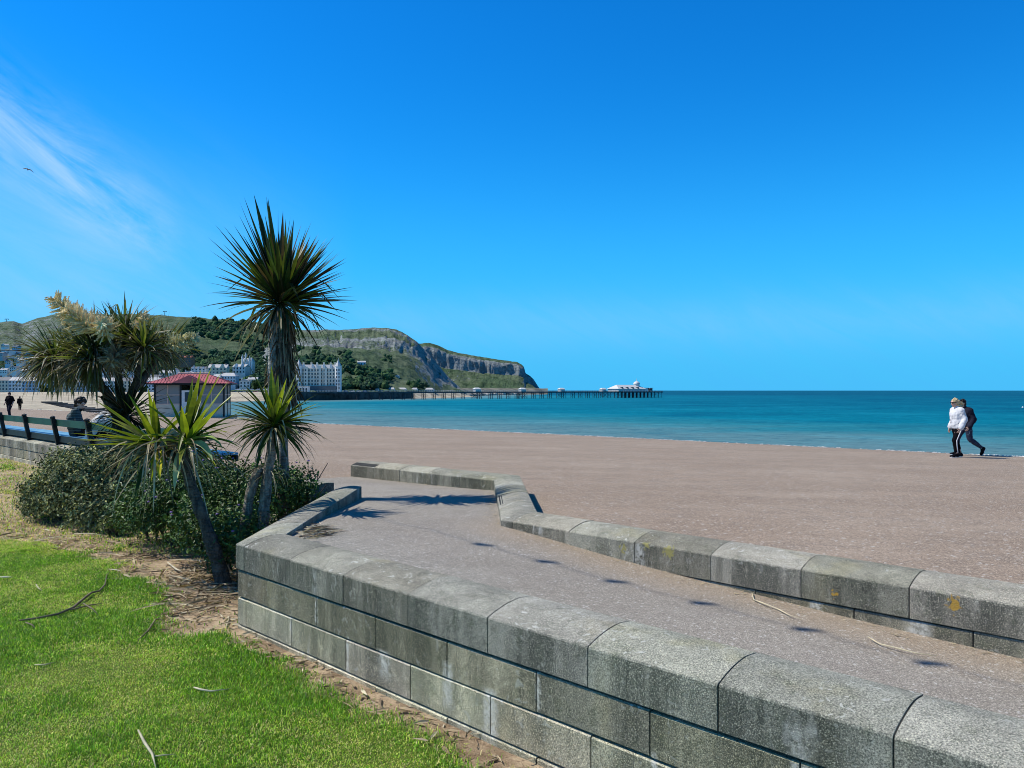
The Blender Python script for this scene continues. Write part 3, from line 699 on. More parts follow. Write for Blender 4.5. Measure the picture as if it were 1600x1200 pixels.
def prism_roof(w, d, z, hgt, hip=.0, ov=.35, axis='x'):
    mb = MB(); a, c = w / 2 + ov, d / 2 + ov
    if axis == 'x': vs = [(-a, -c, z), (a, -c, z), (a, c, z), (-a, c, z), (-a + hip, 0, z + hgt), (a - hip, 0, z + hgt)]; f = [(0, 1, 5, 4), (2, 3, 4, 5), (0, 4, 3), (1, 2, 5), (0, 3, 2, 1)]
    else: vs = [(-a, -c, z), (a, -c, z), (a, c, z), (-a, c, z), (0, -c + hip, z + hgt), (0, c - hip, z + hgt)]; f = [(0, 1, 4), (2, 3, 5), (1, 2, 5, 4), (3, 0, 4, 5), (0, 3, 2, 1)]
    mb.add(vs, f); return mb
def house(label, px, py, Y, w, hgt, d, wall, roof, floors, cols, kind='gable', axis='x', rz=0.0, group=None, cat='house', chim=1, name='house', gables=0, rh=None):
    q = P(px, py, Y); root = empty(name, q, rz); tag(root, label, cat, group)
    mb = MB(); mb.box(-w / 2, w / 2, -d / 2, d / 2, -6, hgt); mb.build('wall', PW.get(wall) or M[wall], root)
    rh = rh or hgt * .35
    if kind == 'flat':
        mb = MB(); mb.box(-w / 2 - .2, w / 2 + .2, -d / 2 - .2, d / 2 + .2, hgt, hgt + .5); rf = mb.build('roof', M[roof], root)
    else: rf = prism_roof(w, d, hgt + .005, rh, w * .22 if kind == 'hip' else 0, .35, axis).build('roof', M[roof], root)
    for k in range(chim):
        mb = MB(); cx = (-w * .38 if k == 0 else w * .38); mb.box(cx - .5, cx + .5, -.6, .6, hgt + rh * .2, hgt + rh + 1.3); c = mb.build('chimney', M['brick'] if wall != 'white' else PW['grey'], rf)
    for g in range(gables):     # front gables with their own little roofs
        gx = -w / 2 + w / gables * (g + .5); gw = w / gables * .55
        mb = MB(); z0 = hgt - .3; mb.add([(gx - gw / 2, -d / 2 - .5, z0), (gx + gw / 2, -d / 2 - .5, z0), (gx, -d / 2 - .5, z0 + gw * .8), (gx - gw / 2, d * .1, z0), (gx + gw / 2, d * .1, z0), (gx, d * .1, z0 + gw * .8)], [(0, 1, 2), (3, 5, 4), (0, 2, 5, 3), (1, 4, 5, 2), (0, 3, 4, 1)])
        mb.build('gable', PW.get(wall) or M[wall], root)
    if floors: windows(root, w, d, floors, cols, .2, (hgt - .2) / floors)
    return root
ORD = ['first', 'second', 'third', 'fourth', 'fifth', 'sixth', 'seventh', 'eighth', 'ninth', 'tenth', 'eleventh', 'twelfth', 'thirteenth', 'fourteenth', 'fifteenth', 'sixteenth', 'seventeenth', 'eighteenth', 'nineteenth', 'twentieth']
CN = {'white': 'white', 'cream': 'cream', 'blue': 'pale blue', 'mint': 'mint green', 'grey': 'grey', 'pink': 'pale pink'}
# the long seafront terrace at the head of the bay
px = -1.0; k = 0; seqc = ['cream', 'white', 'blue', 'white', 'white', 'cream', 'grey', 'mint', 'white', 'cream', 'white', 'blue', 'white', 'cream', 'mint', 'white', 'cream', 'grey', 'cream']
while px < 232 and k < len(seqc):
    w = 12.9; Y = 742 + (8 if px < 40 else 0) - max(0, px - 120) * .1; c = seqc[k]
    house(f'{CN[c]} seafront terraced hotel behind the beach, {ORD[k]} from the left in the long row', px + w / 2 * F / Y, 616.2, Y, w * .985, 12.6 - (.7 if k % 4 == 2 else 0) + (.9 if k < 3 else 0), 13, c, 'slate_pale' if k % 3 else 'slate', 4, 4, 'gable', 'x', 0, 'terraced seafront hotels in the long row', 'hotel', 2, 'terraced_hotel', rh=3.6)
    px += w * F / Y + .2; k += 1
# houses stepping up the slope behind the terrace
SL = [(8, 583, 900), (24, 580, 905), (40, 584, 880), (56, 580, 900), (73, 583, 890), (90, 579, 900), (106, 583, 880), (14, 569, 960), (33, 567, 960), (52, 570, 950), (70, 566, 950), (4, 556, 1000), (16, 552, 1010), (30, 559, 1000), (45, 556, 1000), (26, 546, 1040), (8, 543, 1045), (118, 577, 905), (132, 582, 880), (150, 580, 880), (168, 583, 870), (186, 580, 870), (206, 586, 850)]
wcs = ['white', 'white', 'cream', 'grey', 'white', 'pink', 'white', 'blue']
near = ['just above the seafront hotels', 'halfway up the left slope', 'high on the left slope', 'behind the flowering palm']
for i, (hx, hy, Y) in enumerate(SL):
    w = random.uniform(5.5, 8); c = wcs[i % 8]; hh = random.uniform(3.8, 5.4)
    ax = 'y' if i % 3 == 1 else 'x'
    where = near[2] if hy < 560 else near[1] if hy < 575 else near[3] if hx > 110 else near[0]
    row = sorted([q[0] for q in SL if (near[2] if q[1] < 560 else near[1] if q[1] < 575 else near[3] if q[0] > 110 else near[0]) == where])
    house(f'{CN[c]} {"gable fronted" if ax == "y" else "slate roofed"} house {where}, {ORD[row.index(hx)]} from the left there', hx, hy + hh * .3 * F / Y / 2, Y, w, hh, 9, c, 'slate' if i % 2 else 'slate_pale', 2, 3, 'gable', ax, random.uniform(-.3, .3), 'houses on the slope above the seafront')
# villas and hotels right of the shelter roof
house('cream three storey villa with two steep gables above the shelter roof', 342, 590, 860, 20, 11, 12, 'cream', 'slate_pale', 3, 5, 'gable', 'x', .1, None, 'villa', 2, 'villa', 2)
house('white gabled villa with pale roof right of the cream villa', 377, 584, 880, 15, 8, 12, 'white', 'slate_pale', 2, 4, 'gable', 'x', -.1, None, 'villa', 1, 'villa', 2)
house('white double gabled villa with dark roof left of the cream villa', 312, 584, 870, 16, 6, 11, 'white', 'slate', 2, 4, 'gable', 'x', .1, None, 'villa', 1, 'villa', 3)
house('pale blue hotel block below the cream and white villas', 358, 603, 790, 17, 10, 11, 'blue', 'slate_pale', 3, 6, 'hip', 'x', 0, None, 'hotel', 1, 'hotel')
house('white hotel with hipped roof below the cream villa, left of the pale blue block', 340, 604, 785, 9, 9.5, 10, 'white', 'slate_pale', 3, 4, 'hip', 'x', 0, None, 'hotel', 1, 'hotel')
house('white seafront house left of the shelter roof with dark pitched roof', 243, 602, 780, 13, 8, 10, 'white', 'slate', 2, 4, 'gable', 'x', 0, None, 'house', 1)
house('cream house left of the shelter roof behind the white seafront house', 262, 594, 830, 14, 8, 10, 'cream', 'slate_pale', 2, 4, 'gable', 'x', 0, None, 'house', 1)
house('white house with gable front above the left end of the shelter roof', 272, 588, 870, 10, 7, 10, 'white', 'slate', 2, 3, 'gable', 'y', 0, None, 'house', 1)
house('red brick house with red tiled roof among the woods above the shelter', 292, 567, 1000, 16, 7, 11, 'brick', 'tile', 2, 4, 'gable', 'x', 0, None, 'house', 2, 'house', 2)
house('small pale blue lodge alone on the hillside among trees right of the grand hotel', 565, 573, 880, 9, 5, 7, 'blue', 'slate_pale', 1, 3, 'gable', 'x', .2, None, 'lodge', 1, 'lodge')
for i, (hx, hy, Y, c, w) in enumerate(((252, 606, 775, 'cream', 10), (296, 592, 850, 'white', 11), (318, 597, 820, 'cream', 11), (384, 606, 770, 'white', 10), (396, 603, 775, 'cream', 9))):
    house(f'small {CN[c]} house on the lower slope by the shelter, {ORD[i]} from left', hx, hy, Y, w, 6.5, 9, c, 'slate_pale', 2, 3, 'gable', 'y' if i % 2 else 'x', .1, 'houses on the lower slope round the shelter roof', 'house', 1)
# white turreted house among the trees
q = P(388, 577, 900); tv = empty('turreted_house', q); tag(tv, 'tall white gothic house with pointed turrets among dark trees', 'house')
mb = MB(); mb.box(-6.5, 6.5, -4, 4, -8, 9); mb.box(-3, 1, -5.5, -4, -8, 11.5); mb.build('wall', PW['white'], tv)
rf = prism_roof(13, 8, 9.005, 4, 2, .3).build('roof', M['slate_pale'], tv)
for tx, th in ((-5, 13), (-1, 15.5), (3.4, 11.5), (6, 10)):
    mb = MB(); mb.lathe([(1.25, -8), (1.25, th)], (tx, -5.6, 0), 8); t_ = mb.build('turret', PW['white'], tv)
    mb = MB(); mb.lathe([(1.5, th), (.02, th + 4.5)], (tx, -5.6, 0), 8); mb.build('spire', M['slate_pale'], t_)
windows(tv, 12, 8, 3, 5, .5, 2.8)
# the grand hotel above the pier
q = P(498, 612.5, 690); gh = empty('grand_hotel', q, .06); tag(gh, 'huge cream white hotel of six storeys with two spired corner towers beside the pier', 'hotel')
W2 = 19.0
mb = MB(); mb.box(-W2, W2, -7, 7, -3, 21)
for bx, bw, bh in ((-9.5, 3.0, 22.5), (2.0, 3.2, 23.5), (7.8, 2.2, 21.8)): mb.box(bx - bw / 2, bx + bw / 2, -8.6, -7, -3, bh)
mb.build('wall', PW['cream'] if False else paint('ivory_render', (.66, .65, .56)), gh)
mb = MB(); mb.box(-W2 - 1, W2 + .6, -10, -8.6, -3, 5.4); mb.build('terrace', M['slate'] if False else paint('dark_base', (.10, .13, .15)), gh)
mb = MB(); a = W2 + .3; mb.add([(-a, -7.3, 21.01), (a, -7.3, 21.01), (a, 7.3, 21.01), (-a, 7.3, 21.01), (-a + 1.5, -5, 24.4), (a - 1.5, -5, 24.4), (a - 1.5, 5, 24.4), (-a + 1.5, 5, 24.4)], [(0, 1, 5, 4), (1, 2, 6, 5), (2, 3, 7, 6), (3, 0, 4, 7), (4, 5, 6, 7), (0, 3, 2, 1)])
rf = mb.build('roof', M['slate_pale'], gh)
for cx in (-13, -6, -1, 5, 11, 15):
    mb = MB(); mb.box(cx - .7, cx + .7, -3, -1.4, 23, 26.6); mb.build('chimney', PW['cream'], rf)
for cx in (-12, -4, 0, 6, 12):
    mb = MB(); mb.box(cx - 1, cx + 1, -7, -5, 21.4, 23.4); mb.add([(cx - 1.2, -7.1, 23.4), (cx + 1.2, -7.1, 23.4), (cx, -7.1, 24.9), (cx - 1.2, -4, 23.4), (cx + 1.2, -4, 23.4), (cx, -4, 24.9)], [(0, 1, 2), (3, 5, 4), (0, 2, 5, 3), (1, 4, 5, 2)]); mb.build('dormer', PW['white'], rf)
for tx, th in ((-W2 + 3.2, 22.6), (W2 - .4, 22.6)):
    mb = MB(); mb.lathe([(2.9, -3), (2.9, th), (3.2, th), (3.2, th + .5)], (tx, -7.4, 0), 8); t_ = mb.build('tower', PW['white'], gh)
    mb = MB(); mb.lathe([(3.1, th + .51), (1.6, th + 3.2), (.5, th + 5.4), (.03, th + 8)], (tx, -7.4, 0), 8); mb.build('spire', M['slate_pale'], t_)
    for f in range(6):
        for dx in (-1, 1):
            o = bpy.data.objects.new('window', ME_WIN); COL.objects.link(o); o.parent = t_; o.scale = (.9, .3, 1.9); o.location = (tx + dx * 1.0, -10.12 + .12, 3.6 + f * 3.2)
for f in range(5):
    for c in range(11):
        o = bpy.data.objects.new('window', ME_WIN); COL.objects.link(o); o.parent = gh; o.scale = (1.15, .3, 1.75); xx = -12.6 + c * 2.7
        yy = -8.6 if any(abs(xx - bx) < bw / 2 - .2 for bx, bw, bh in ((-9.5, 3.0, 0), (2.0, 3.2, 0), (7.8, 2.2, 0))) else -7
        o.location = (xx, yy - .02, 6.9 + f * 3.1)
for f in range(4):
    mb = MB(); mb.box(-W2 - .15, W2 + .15, -7.35, -7.0, 8.55 + f * 3.1, 8.75 + f * 3.1); mb.build('balcony', M['wpaint'], gh)
# white arcade pavilion at the foot of the hotel
q = P(469, 613, 662); pv = empty('pavilion', q); tag(pv, 'white arched arcade building at the foot of the grand hotel', 'pavilion')
mb = MB(); mb.box(-7.5, 7.5, -3.5, 3.5, -2.5, 5.0); mb.build('wall', PW['white'], pv); mb = MB(); mb.box(-7.8, 7.8, -3.8, 3.8, 5.01, 5.5); mb.build('roof', M['slate_pale'], pv)
for c in range(6):
    mb = MB(); cx = -6.25 + c * 2.5; vs = [(cx - .8, -3.54, .3), (cx + .8, -3.54, .3)] + [(cx + .8 * math.cos(a_), -3.54, 3 + .8 * math.sin(a_)) for a_ in [math.pi * k / 8 for k in range(9)]]; n = len(vs)
    vs += [(x, y + .3, z) for x, y, z in vs]; mb.add(vs, [tuple(range(n)), tuple(range(2 * n - 1, n - 1, -1))] + [(k, (k + 1) % n, (k + 1) % n + n, k + n)[::-1] for k in range(n)]); mb.build('arch', M['pane'], pv)

# sea wall along the far road, and the rocky shore under the pier
def chain(pts, z0, z1, th, name, mat, label, cat):
    mb = MB()
    for a, b in zip(pts, pts[1:]): mb.bar((a[0], a[1], (z0 + z1) / 2), (b[0], b[1], (z0 + z1) / 2), th, z1 - z0)
    return tag(mb.build(name, mat), label, cat)
M['seawall'] = simple('dark_stone', (.06, .06, .058), .85, .5, .25, bump=.4, bscale=.6, coord='world')  # stone colour darkened for the shaded face of the sea wall
chain([(-170, 597), (-160, 612), (-134, 656), (-112, 712), (-97, 752)], -6.6, .9, 1.5, 'sea_wall', M['seawall'], 'dark stone sea wall along the far shore below the grand hotel', 'sea wall')
# rocky foreshore
rk_ = MB()
for i in range(420):
    t = random.random(); px = lerp(560, 815, t); Y = interp(px, [560, 640, 700, 760, 815], [680, 775, 950, 1200, 1500]) + random.uniform(-4, 14)
    r = random.uniform(.8, 2.6) * Y / 800; rk_.blob(((px - 800) / F * Y, Y, WZ + random.uniform(-.3, 2.2)), r, 1, .6, (1.6, 1, .8), random.choice(((.30, .27, .23), (.42, .38, .33), (.16, .15, .14), (.5, .46, .40))))
o = rk_.build('foreshore_rocks', M['vcol'], vcol=True); tag(o, 'pale rocks and boulders on the shore behind the pier', 'rocks', kind='stuff')
# low shore apron joining hills and water behind the pier
xs_ = [430 + 6 * i for i in range(72)]
def apron(px, t):
    Y0 = interp(px, [430, 470, 560, 640, 700, 760, 815, 850], [600, 612, 676, 772, 945, 1195, 1480, 1580]); Y = lerp(Y0, interp(px, [430, 640, 700, 760, 850], [760, 860, 1100, 1660, 1640]), t)
    return Y, lerp(WZ - .8, 1.0 if px < 680 else lerp(1.0, 6, sm((px - 680) / 60)), min(1, t * 2.2)) + .6 * fbm(px * .06, t * 9)
hill('foreshore', xs_, [i / 10 for i in range(11)], apron, simple('shore_ground', (.17, .16, .12), .95, .5, .04, coord='world'))
# houses, kiosks and stalls along the far road
for i, (kx, kw, c) in enumerate(((585, 9, 'white'), (612, 6, 'cream'), (628, 10, 'white'), (648, 6, 'white'), (671, 9, 'grey'))):
    house(f'low {CN[c]} shore building behind the pier, {ORD[i]} from the left', kx, 612.2, 760 + i * 22, kw, 2.6, 6, c, 'slate_pale', 1, 4, 'hip', 'x', 0, 'low shore buildings behind the pier', 'building', 0, 'shore_building', rh=1.8)
for i, (kx, ky, kw, kh, c) in enumerate(((617, 600, 7, 6, 'white'), (621, 590, 4, 4, 'grey'))):
    house(f'{"white chalet stepping up the grassy spur above the pier" if i == 0 else "small grey hut on the grassy spur above the white chalet"}', kx, ky + 3, 880, kw, kh, 6, c, 'slate_pale', 1, 2, 'gable', 'y', 0, None, 'hut', 0, 'hut')
# ------------------------------------------------------------------ parked cars along the far road
def car_mesh():
    mb = MB(); pr = [(-2.1, .25), (-2.1, .75), (-1.9, .95), (-1.1, 1.0), (-.6, 1.45), (.9, 1.47), (1.6, 1.0), (2.1, .92), (2.15, .25)]
    n = len(pr); mb.add([(x, y, z) for y in (-.85, .85) for x, z in pr], [tuple(range(n))[::-1], tuple(range(n, 2 * n))] + [(k, (k + 1) % n, (k + 1) % n + n, k + n) for k in range(n)]); return mb.mesh('body')
def wheel_mesh(): mb = MB(); mb.tube([(0, -.1, 0), (0, .1, 0)], .32, 10); return mb.mesh('wheel')
def glass_mesh():
    mb = MB(); pr = [(-.95, 1.02), (-.55, 1.38), (.85, 1.39), (1.35, 1.02)]; n = 4
    mb.add([(x, y, z) for y in (-.87, .87) for x, z in pr], [(3, 2, 1, 0), (4, 5, 6, 7)] + [(k, (k + 1) % n, (k + 1) % n + n, k + n) for k in range(n)]); return mb.mesh('side_window')
CB = {c: car_mesh() for c in ('white', 'silver', 'dark', 'red', 'blue')}; CWm = wheel_mesh(); CGm = glass_mesh()
for c, v in (('white', (.75, .75, .75)), ('silver', (.45, .46, .48)), ('dark', (.03, .032, .04)), ('red', (.35, .03, .03)), ('blue', (.04, .1, .28))): CB[c].materials.append(simple(c + '_car_paint', v, .25, .05, 2, spec=.5))
CWm.materials.append(M['dkmetal']); CGm.materials.append(M['pane'])
cc = ['white', 'silver', 'dark', 'white', 'blue', 'silver', 'white', 'red', 'dark', 'white', 'silver', 'white', 'dark', 'silver', 'white', 'blue']
CP = [(104 + 9.2 * i, 617.2, 728) for i in range(13)] + [(366 + 8.4 * i, 613.6, 676) for i in range(11)] + [(372 + 10.5 * i, 609.8, 700) for i in range(8)] + [(540 + 10 * i, 612.5, 700 + 8 * i) for i in range(4)]
for i, (cx, cy, Y) in enumerate(CP):
    c = cc[(i * 5 + i // 7) % 16]; rt = empty('parked_car', P(cx, cy, Y), random.choice((0, 0, math.pi)))
    rowi, rown = (i, 'before the seafront hotels') if i < 13 else (i - 13, 'in the lower line right of the shelter') if i < 24 else (i - 24, 'in the upper line right of the shelter') if i < 32 else (i - 32, 'on the road right of the grand hotel')
    tag(rt, f'tiny {c} parked car, {ORD[rowi]} from the left {rown}', 'car', 'cars parked along the far seafront road')
    for nm_, me_ in (('body', CB[c]), ('side_window', CGm)): link(nm_, me_, None, rt)
    for wx in (-1.3, 1.35):
        for wy in (-.78, .78): o = link('wheel', CWm, None, rt); o.location = (wx, wy, .32)
# ------------------------------------------------------------------ obelisk, pylons, groyne, seafront trees
q = P(99, 617, 700); ob = empty('obelisk', q); tag(ob, 'tall pale stone obelisk standing in front of the seafront hotels', 'obelisk')
mb = MB(); mb.box(-2.4, 2.4, -2.4, 2.4, -1.5, 0.6); mb.box(-1.8, 1.8, -1.8, 1.8, .6, 2.6); mb.build('plinth', PW['cream'], ob)
mb = MB(); mb.lathe([(1.35, 2.6), (.95, 14.5), (.02, 16)], (0, 0, 0), 4); mb.build('shaft', PW['cream'], ob)
def pylon(px, py, Y, hh, label):
    root = empty('cable_pylon', P(px, py, Y)); tag(root, label, 'pylon', None)
    mb = MB(); mb.tube([(0, 0, -3), (0, 0, hh)], [.7, .45], 8); mb.build('mast', M['dkmetal'], root)
    mb = MB(); mb.box(-3.4, 3.4, -.4, .4, hh - .2, hh + .6); mb.build('crossarm', M['dkmetal'], root)
    for sx in (-3.2, 3.2): mb = MB(); mb.box(sx - .5, sx + .5, -.5, .5, hh - 1.0, hh - .21); mb.build('pulley', M['dkmetal'], root)
pylon(222, 492.5, 1490, 8, 'cable car pylon on the hilltop skyline, left one of the pair beside the palm')
pylon(257.5, 494, 1490, 9, 'cable car pylon on the hilltop skyline, right one of the pair beside the palm')
pylon(10.5, 505, 1490, 8, 'lone mast on the hilltop skyline at the far left of the picture')
gb = MB()
for i in range(26): x = lerp(-212, -112, i / 25); y = lerp(352, 212, i / 25); gb.box(x - 2.2, x + 2.2, y - 2.9, y + 2.9, -6, beach_z(x, y) + .35 + .25 * (i % 3 == 0))
o = gb.build('groyne', M['seawall']); tag(o, 'long low dark timber groyne running across the shingle beach', 'groyne')
def far_tree(px, py, Y, r, label):
    root = empty('tree', P(px, py, Y)); tag(root, label, 'tree', 'round trees along the far seafront')
    mb = MB(); mb.tube([(0, 0, -2), (0, 0, r * .9)], [.35, .25], 7); mb.build('trunk', M['bark'], root)
    mb = MB()
    for k in range(26):
        a = random.uniform(0, 6.28); u = random.random() ** .5 * r * .85; g = random.uniform(.6, 1.5)
        mb.blob((u * math.cos(a), u * math.sin(a) * .8, r * random.uniform(.55, 1.45)), r * random.uniform(.25, .42), 1, .5, (1, 1, .85), (.02 * g, .042 * g, .016 * g))
    mb.build('crown', M['wood'], root, vcol=True)
M['bark'] = simple('bark', (.12, .10, .08), .95, .5, 12, bump=.6, bscale=30)
for i, (tx, ty, Y, r, lb) in enumerate(((71, 616.5, 715, 5.2, 'round dark tree left of the obelisk in front of the seafront hotels'), (150, 616, 715, 5.4, 'spreading dark tree behind the stems of the flowering palm, before the hotels'), (163, 616, 712, 4.6, 'smaller dark tree just right of the spreading tree before the hotels'), (186, 616, 715, 4.6, 'dark tree between the forking stems of the flowering palm'), (222, 616, 712, 4.8, 'dark tree left of the shelter in front of the white house'), (402, 610, 735, 6, 'dark tree beside the tall palm trunk above the parked cars'))): far_tree(tx, ty, Y, r, lb)

# ------------------------------------------------------------------ pier
p0 = Vector((-168, 608, 0)); p1 = Vector((163, 872, 0)); dr = (p1 - p0); PL = dr.length; dr /= PL; ang = math.atan2(dr.y, dr.x)
M['iron'] = simple('pier_iron', (.035, .045, .06), .7, .4, .3); M['deck'] = simple('pier_deck', (.16, .14, .12), .9, .3, .3)
pier = empty('pier', (p0.x, p0.y, 0), ang); tag(pier, 'long iron pier on trestles with a white domed pavilion at its seaward head', 'pier')
DZ = .95; PWD = 7.0
mb = MB(); mb.box(-14, PL - 64, -PWD / 2, PWD / 2, DZ - .55, DZ); mb.box(PL - 64, PL, -11, 11, DZ - .55, DZ); mb.build('deck', M['deck'], pier)
mb = MB()
for yy, x0, x1 in ((-PWD / 2, -14, PL - 64), (PWD / 2, -14, PL - 64), (-11, PL - 64, PL), (11, PL - 64, PL)): mb.box(x0, x1, yy - .15, yy + .15, DZ - 1.3, DZ - .555)
mb.build('girder', M['iron'], pier)
mb = MB()
for yy, x0, x1 in ((-PWD / 2, -14, PL - 64), (PWD / 2, -14, PL - 64), (-11, PL - 64, PL), (11, PL - 64, PL)):
    for zz in (.55, 1.1): mb.box(x0, x1, yy - .04, yy + .04, DZ + zz - .04, DZ + zz + .04)
    x = x0
    while x <= x1: mb.box(x - .05, x + .05, yy - .05, yy + .05, DZ, DZ + 1.14); x += 2.5
mb.build('railing', M['wpaint'], pier)
def trestle(x, half, n, broad=0):
    mb = MB()
    for o in ([0] if not broad else [-broad, broad]):
        for k in range(n):
            y = -half + 2 * half * k / (n - 1); mb.tube([(x + o, y, WZ - 3), (x + o, y, DZ - .6)], .28, 6)
        mb.bar((x + o, -half, WZ + .8), (x + o, half, DZ - 1.4), .14); mb.bar((x + o, half, WZ + .8), (x + o, -half, DZ - 1.4), .14)
    if broad:
        for k in range(n): y = -half + 2 * half * k / (n - 1); mb.bar((x - broad, y, WZ + .8), (x + broad, y, DZ - 1.4), .16); mb.bar((x + broad, y, WZ + .8), (x - broad, y, DZ - 1.4), .16)
    mb.build('trestle', M['iron'], pier)
kx_px = [745, 816, 877, 942]
def pier_x(px):   # distance along the pier at an image column
    k = (px - 800) / F; t = (k * p0.y - p0.x) / (dr.x - k * dr.y); return t
KX = [pier_x(q) for q in kx_px]; x = pier_x(560)
while x < PL - 66:
    if all(abs(x - q) > 6 for q in KX): trestle(x, 2.8, 3)
    x += 10.6
for q in KX: trestle(q, 3.4, 3, 3.2)
for k in range(11): trestle(PL - 62 + k * 6.1, 10, 5)
def kiosk(x, w, d, hh):
    mb = MB(); mb.box(x - w / 2, x + w / 2, -d / 2, d / 2, DZ, DZ + hh); k = mb.build('kiosk', PW['grey'], pier)
    r = prism_roof(w, d, DZ + hh + .01, 1.5, w * .2, .5); r.v = [(a + x, b, c) for a, b, c in r.v]; r.build('kiosk_roof', M['wpaint'], k)
for q in KX: kiosk(q, 6.0, 4.5, 2.2)
# pavilion at the head
hx0 = pier_x(958); hx1 = pier_x(1000)
PV = (hx0 + hx1) / 2
mb = MB(); mb.box(hx0, hx1, -8, 8, DZ, DZ + 2.8); pvw = mb.build('pavilion', PW['grey'], pier)
r = prism_roof(hx1 - hx0, 16, DZ + 2.81, 4.3, 6, .9); r.v = [(a + PV, b, c) for a, b, c in r.v]; pr_ = r.build('pavilion_roof', M['wpaint'], pvw)
for k in range(4):
    cx = lerp(hx0 + 6, hx1 - 12, k / 3); mb = MB(); mb.box(cx - 1.1, cx + 1.1, -8.2, -5, DZ + 3.2, DZ + 4.7); mb.build('dormer', M['pane'], pr_)
cx = hx1 - 5.5; mb = MB(); mb.lathe([(3.3, DZ + 5), (3.3, DZ + 8)], (cx, 0, 0), 12); dm = mb.build('dome_drum', M['wpaint'], pvw)
mb = MB(); mb.lathe([(3.8, DZ + 8.01), (3.4, DZ + 9.4), (2.2, DZ + 10.6), (.5, DZ + 11.2), (.25, DZ + 12.4), (.03, DZ + 14.6)], (cx, 0, 0), 14); mb.build('dome', M['wpaint'], dm)
for q, w in ((pier_x(1005), 7), (pier_x(1013), 5)):
    mb = MB(); mb.box(q - w / 2, q + w / 2, -4, 4, DZ, DZ + 3.4); k = mb.build('kiosk', PW['white'] if w > 6 else M['iron'], pier); mb = MB(); mb.box(q - w / 2 - .6, q + w / 2 + .6, -4.8, 4.8, DZ + 3.41, DZ + 4.0); mb.build('kiosk_roof', M['wpaint'], k)
# ------------------------------------------------------------------ plants
M['palm'] = leafmat('sword_leaf', .25, .42, .28, 1.9); M['shrub'] = leafmat('shrub_leaf', .08, .6, .12, 1.3); M['glossy'] = leafmat('glossy_leaf', .06, .45, .2, 1.2)
M['dead'] = leafmat('dead_leaf', .12, .8, .1, 1.2); M['flower'] = leafmat('flower_panicle', .06, .8, .1, 1.0)
def trunk_mat(name, a, b_):
    m, nt, b = new_mat(name); h = NT(nt, 'world')
    n = h.noise(26, 6, .7, .3, (1, 1, .35)); v = h.noise(9, 4, .6, 0, (1, 1, 5.0))
    c = h.mix(h.rng(n, .38, .64), a, b_); c = h.mix(h.rng(v, .52, .66, 0, .6), c, tuple(x * .35 for x in a))
    h.L(c, b.inputs['Base Color']); b.inputs['Roughness'].default_value = .95; b.inputs['Specular IOR Level'].default_value = .1
    h.L(h.bump(h.math('ADD', n, h.math('MULTIPLY', v, 1.5)), 1.0, .02), b.inputs['Normal']); return m
M['trunk'] = trunk_mat('corky_trunk', (.13, .11, .09), (.34, .31, .26)); M['trunk_dark'] = trunk_mat('dark_corky_trunk', (.055, .05, .045), (.15, .135, .11)); M['trunk_sunlit'] = trunk_mat('sunlit_corky_trunk', (.26, .25, .23), (.50, .48, .43))
def blade(mb, base, d, L, w, droop, col, fold=.35, nseg=6, twist=0.0, kink=None, tipcol=None):
    """one sword leaf: V folded strip that droops along its length"""
    p = Vector(base); d = Vector(d).normalized(); vs = []; fs = []; cs = []
    side = d.cross(Vector((0, 0, 1)))
    if side.length < .08: side = d.cross(Vector((math.cos(twist * 7), math.sin(twist * 7), 0)))
    side.normalize(); side = Matrix.Rotation(twist, 3, d) @ side
    n0 = len(mb.v); rows = []
    for i in range(nseg + 1):
        t = i / nseg; prof = (.42 + .58 * min(1, t / .28)) * (1 - max(0, (t - .38) / .62) ** 1.5) if t < 1 else 0
        s_ = (side - d * side.dot(d)).normalized(); up = s_.cross(d); hw = w * .5 * prof
        if i == nseg: vs.append(tuple(p)); rows.append((len(vs) - 1,))
        else:
            f = fold * hw
            vs += [tuple(p - s_ * hw + up * f), tuple(p), tuple(p + s_ * hw + up * f)]; rows.append((len(vs) - 3, len(vs) - 2, len(vs) - 1))
        dd = droop * (.3 + 1.4 * t) / nseg
        if kink is not None and abs(t - kink) < .5 / nseg: dd += 1.1
        d = (d + Vector((0, 0, -1)) * dd).normalized(); p = p + d * (L / nseg)
    for i in range(nseg):
        a, b = rows[i], rows[i + 1]; t = (i + .5) / nseg
        c = col if tipcol is None else tuple(lerp(u, v, t ** 2) for u, v in zip(col, tipcol))
        ce = tuple(min(1, q * 1.5) for q in c)
        if len(b) == 3: fs += [(a[0], a[1], b[1], b[0]), (a[1], a[2], b[2], b[1])]; cs += [c, c]
        else: fs += [(a[0], a[1], b[0]), (a[1], a[2], b[0])]; cs += [c, c]
    mb.v.extend(vs)
    for f, c in zip(fs, cs): mb.f.append(tuple(i + n0 for i in f)); mb.c.append(c); mb.mi.append(0)
def sph(az, el): return Vector((math.cos(el) * math.cos(az), math.cos(el) * math.sin(az), math.sin(el)))
def gcol(base, v=.35):
    k = random.uniform(1 - v, 1 + v); return tuple(c * k for c in base)
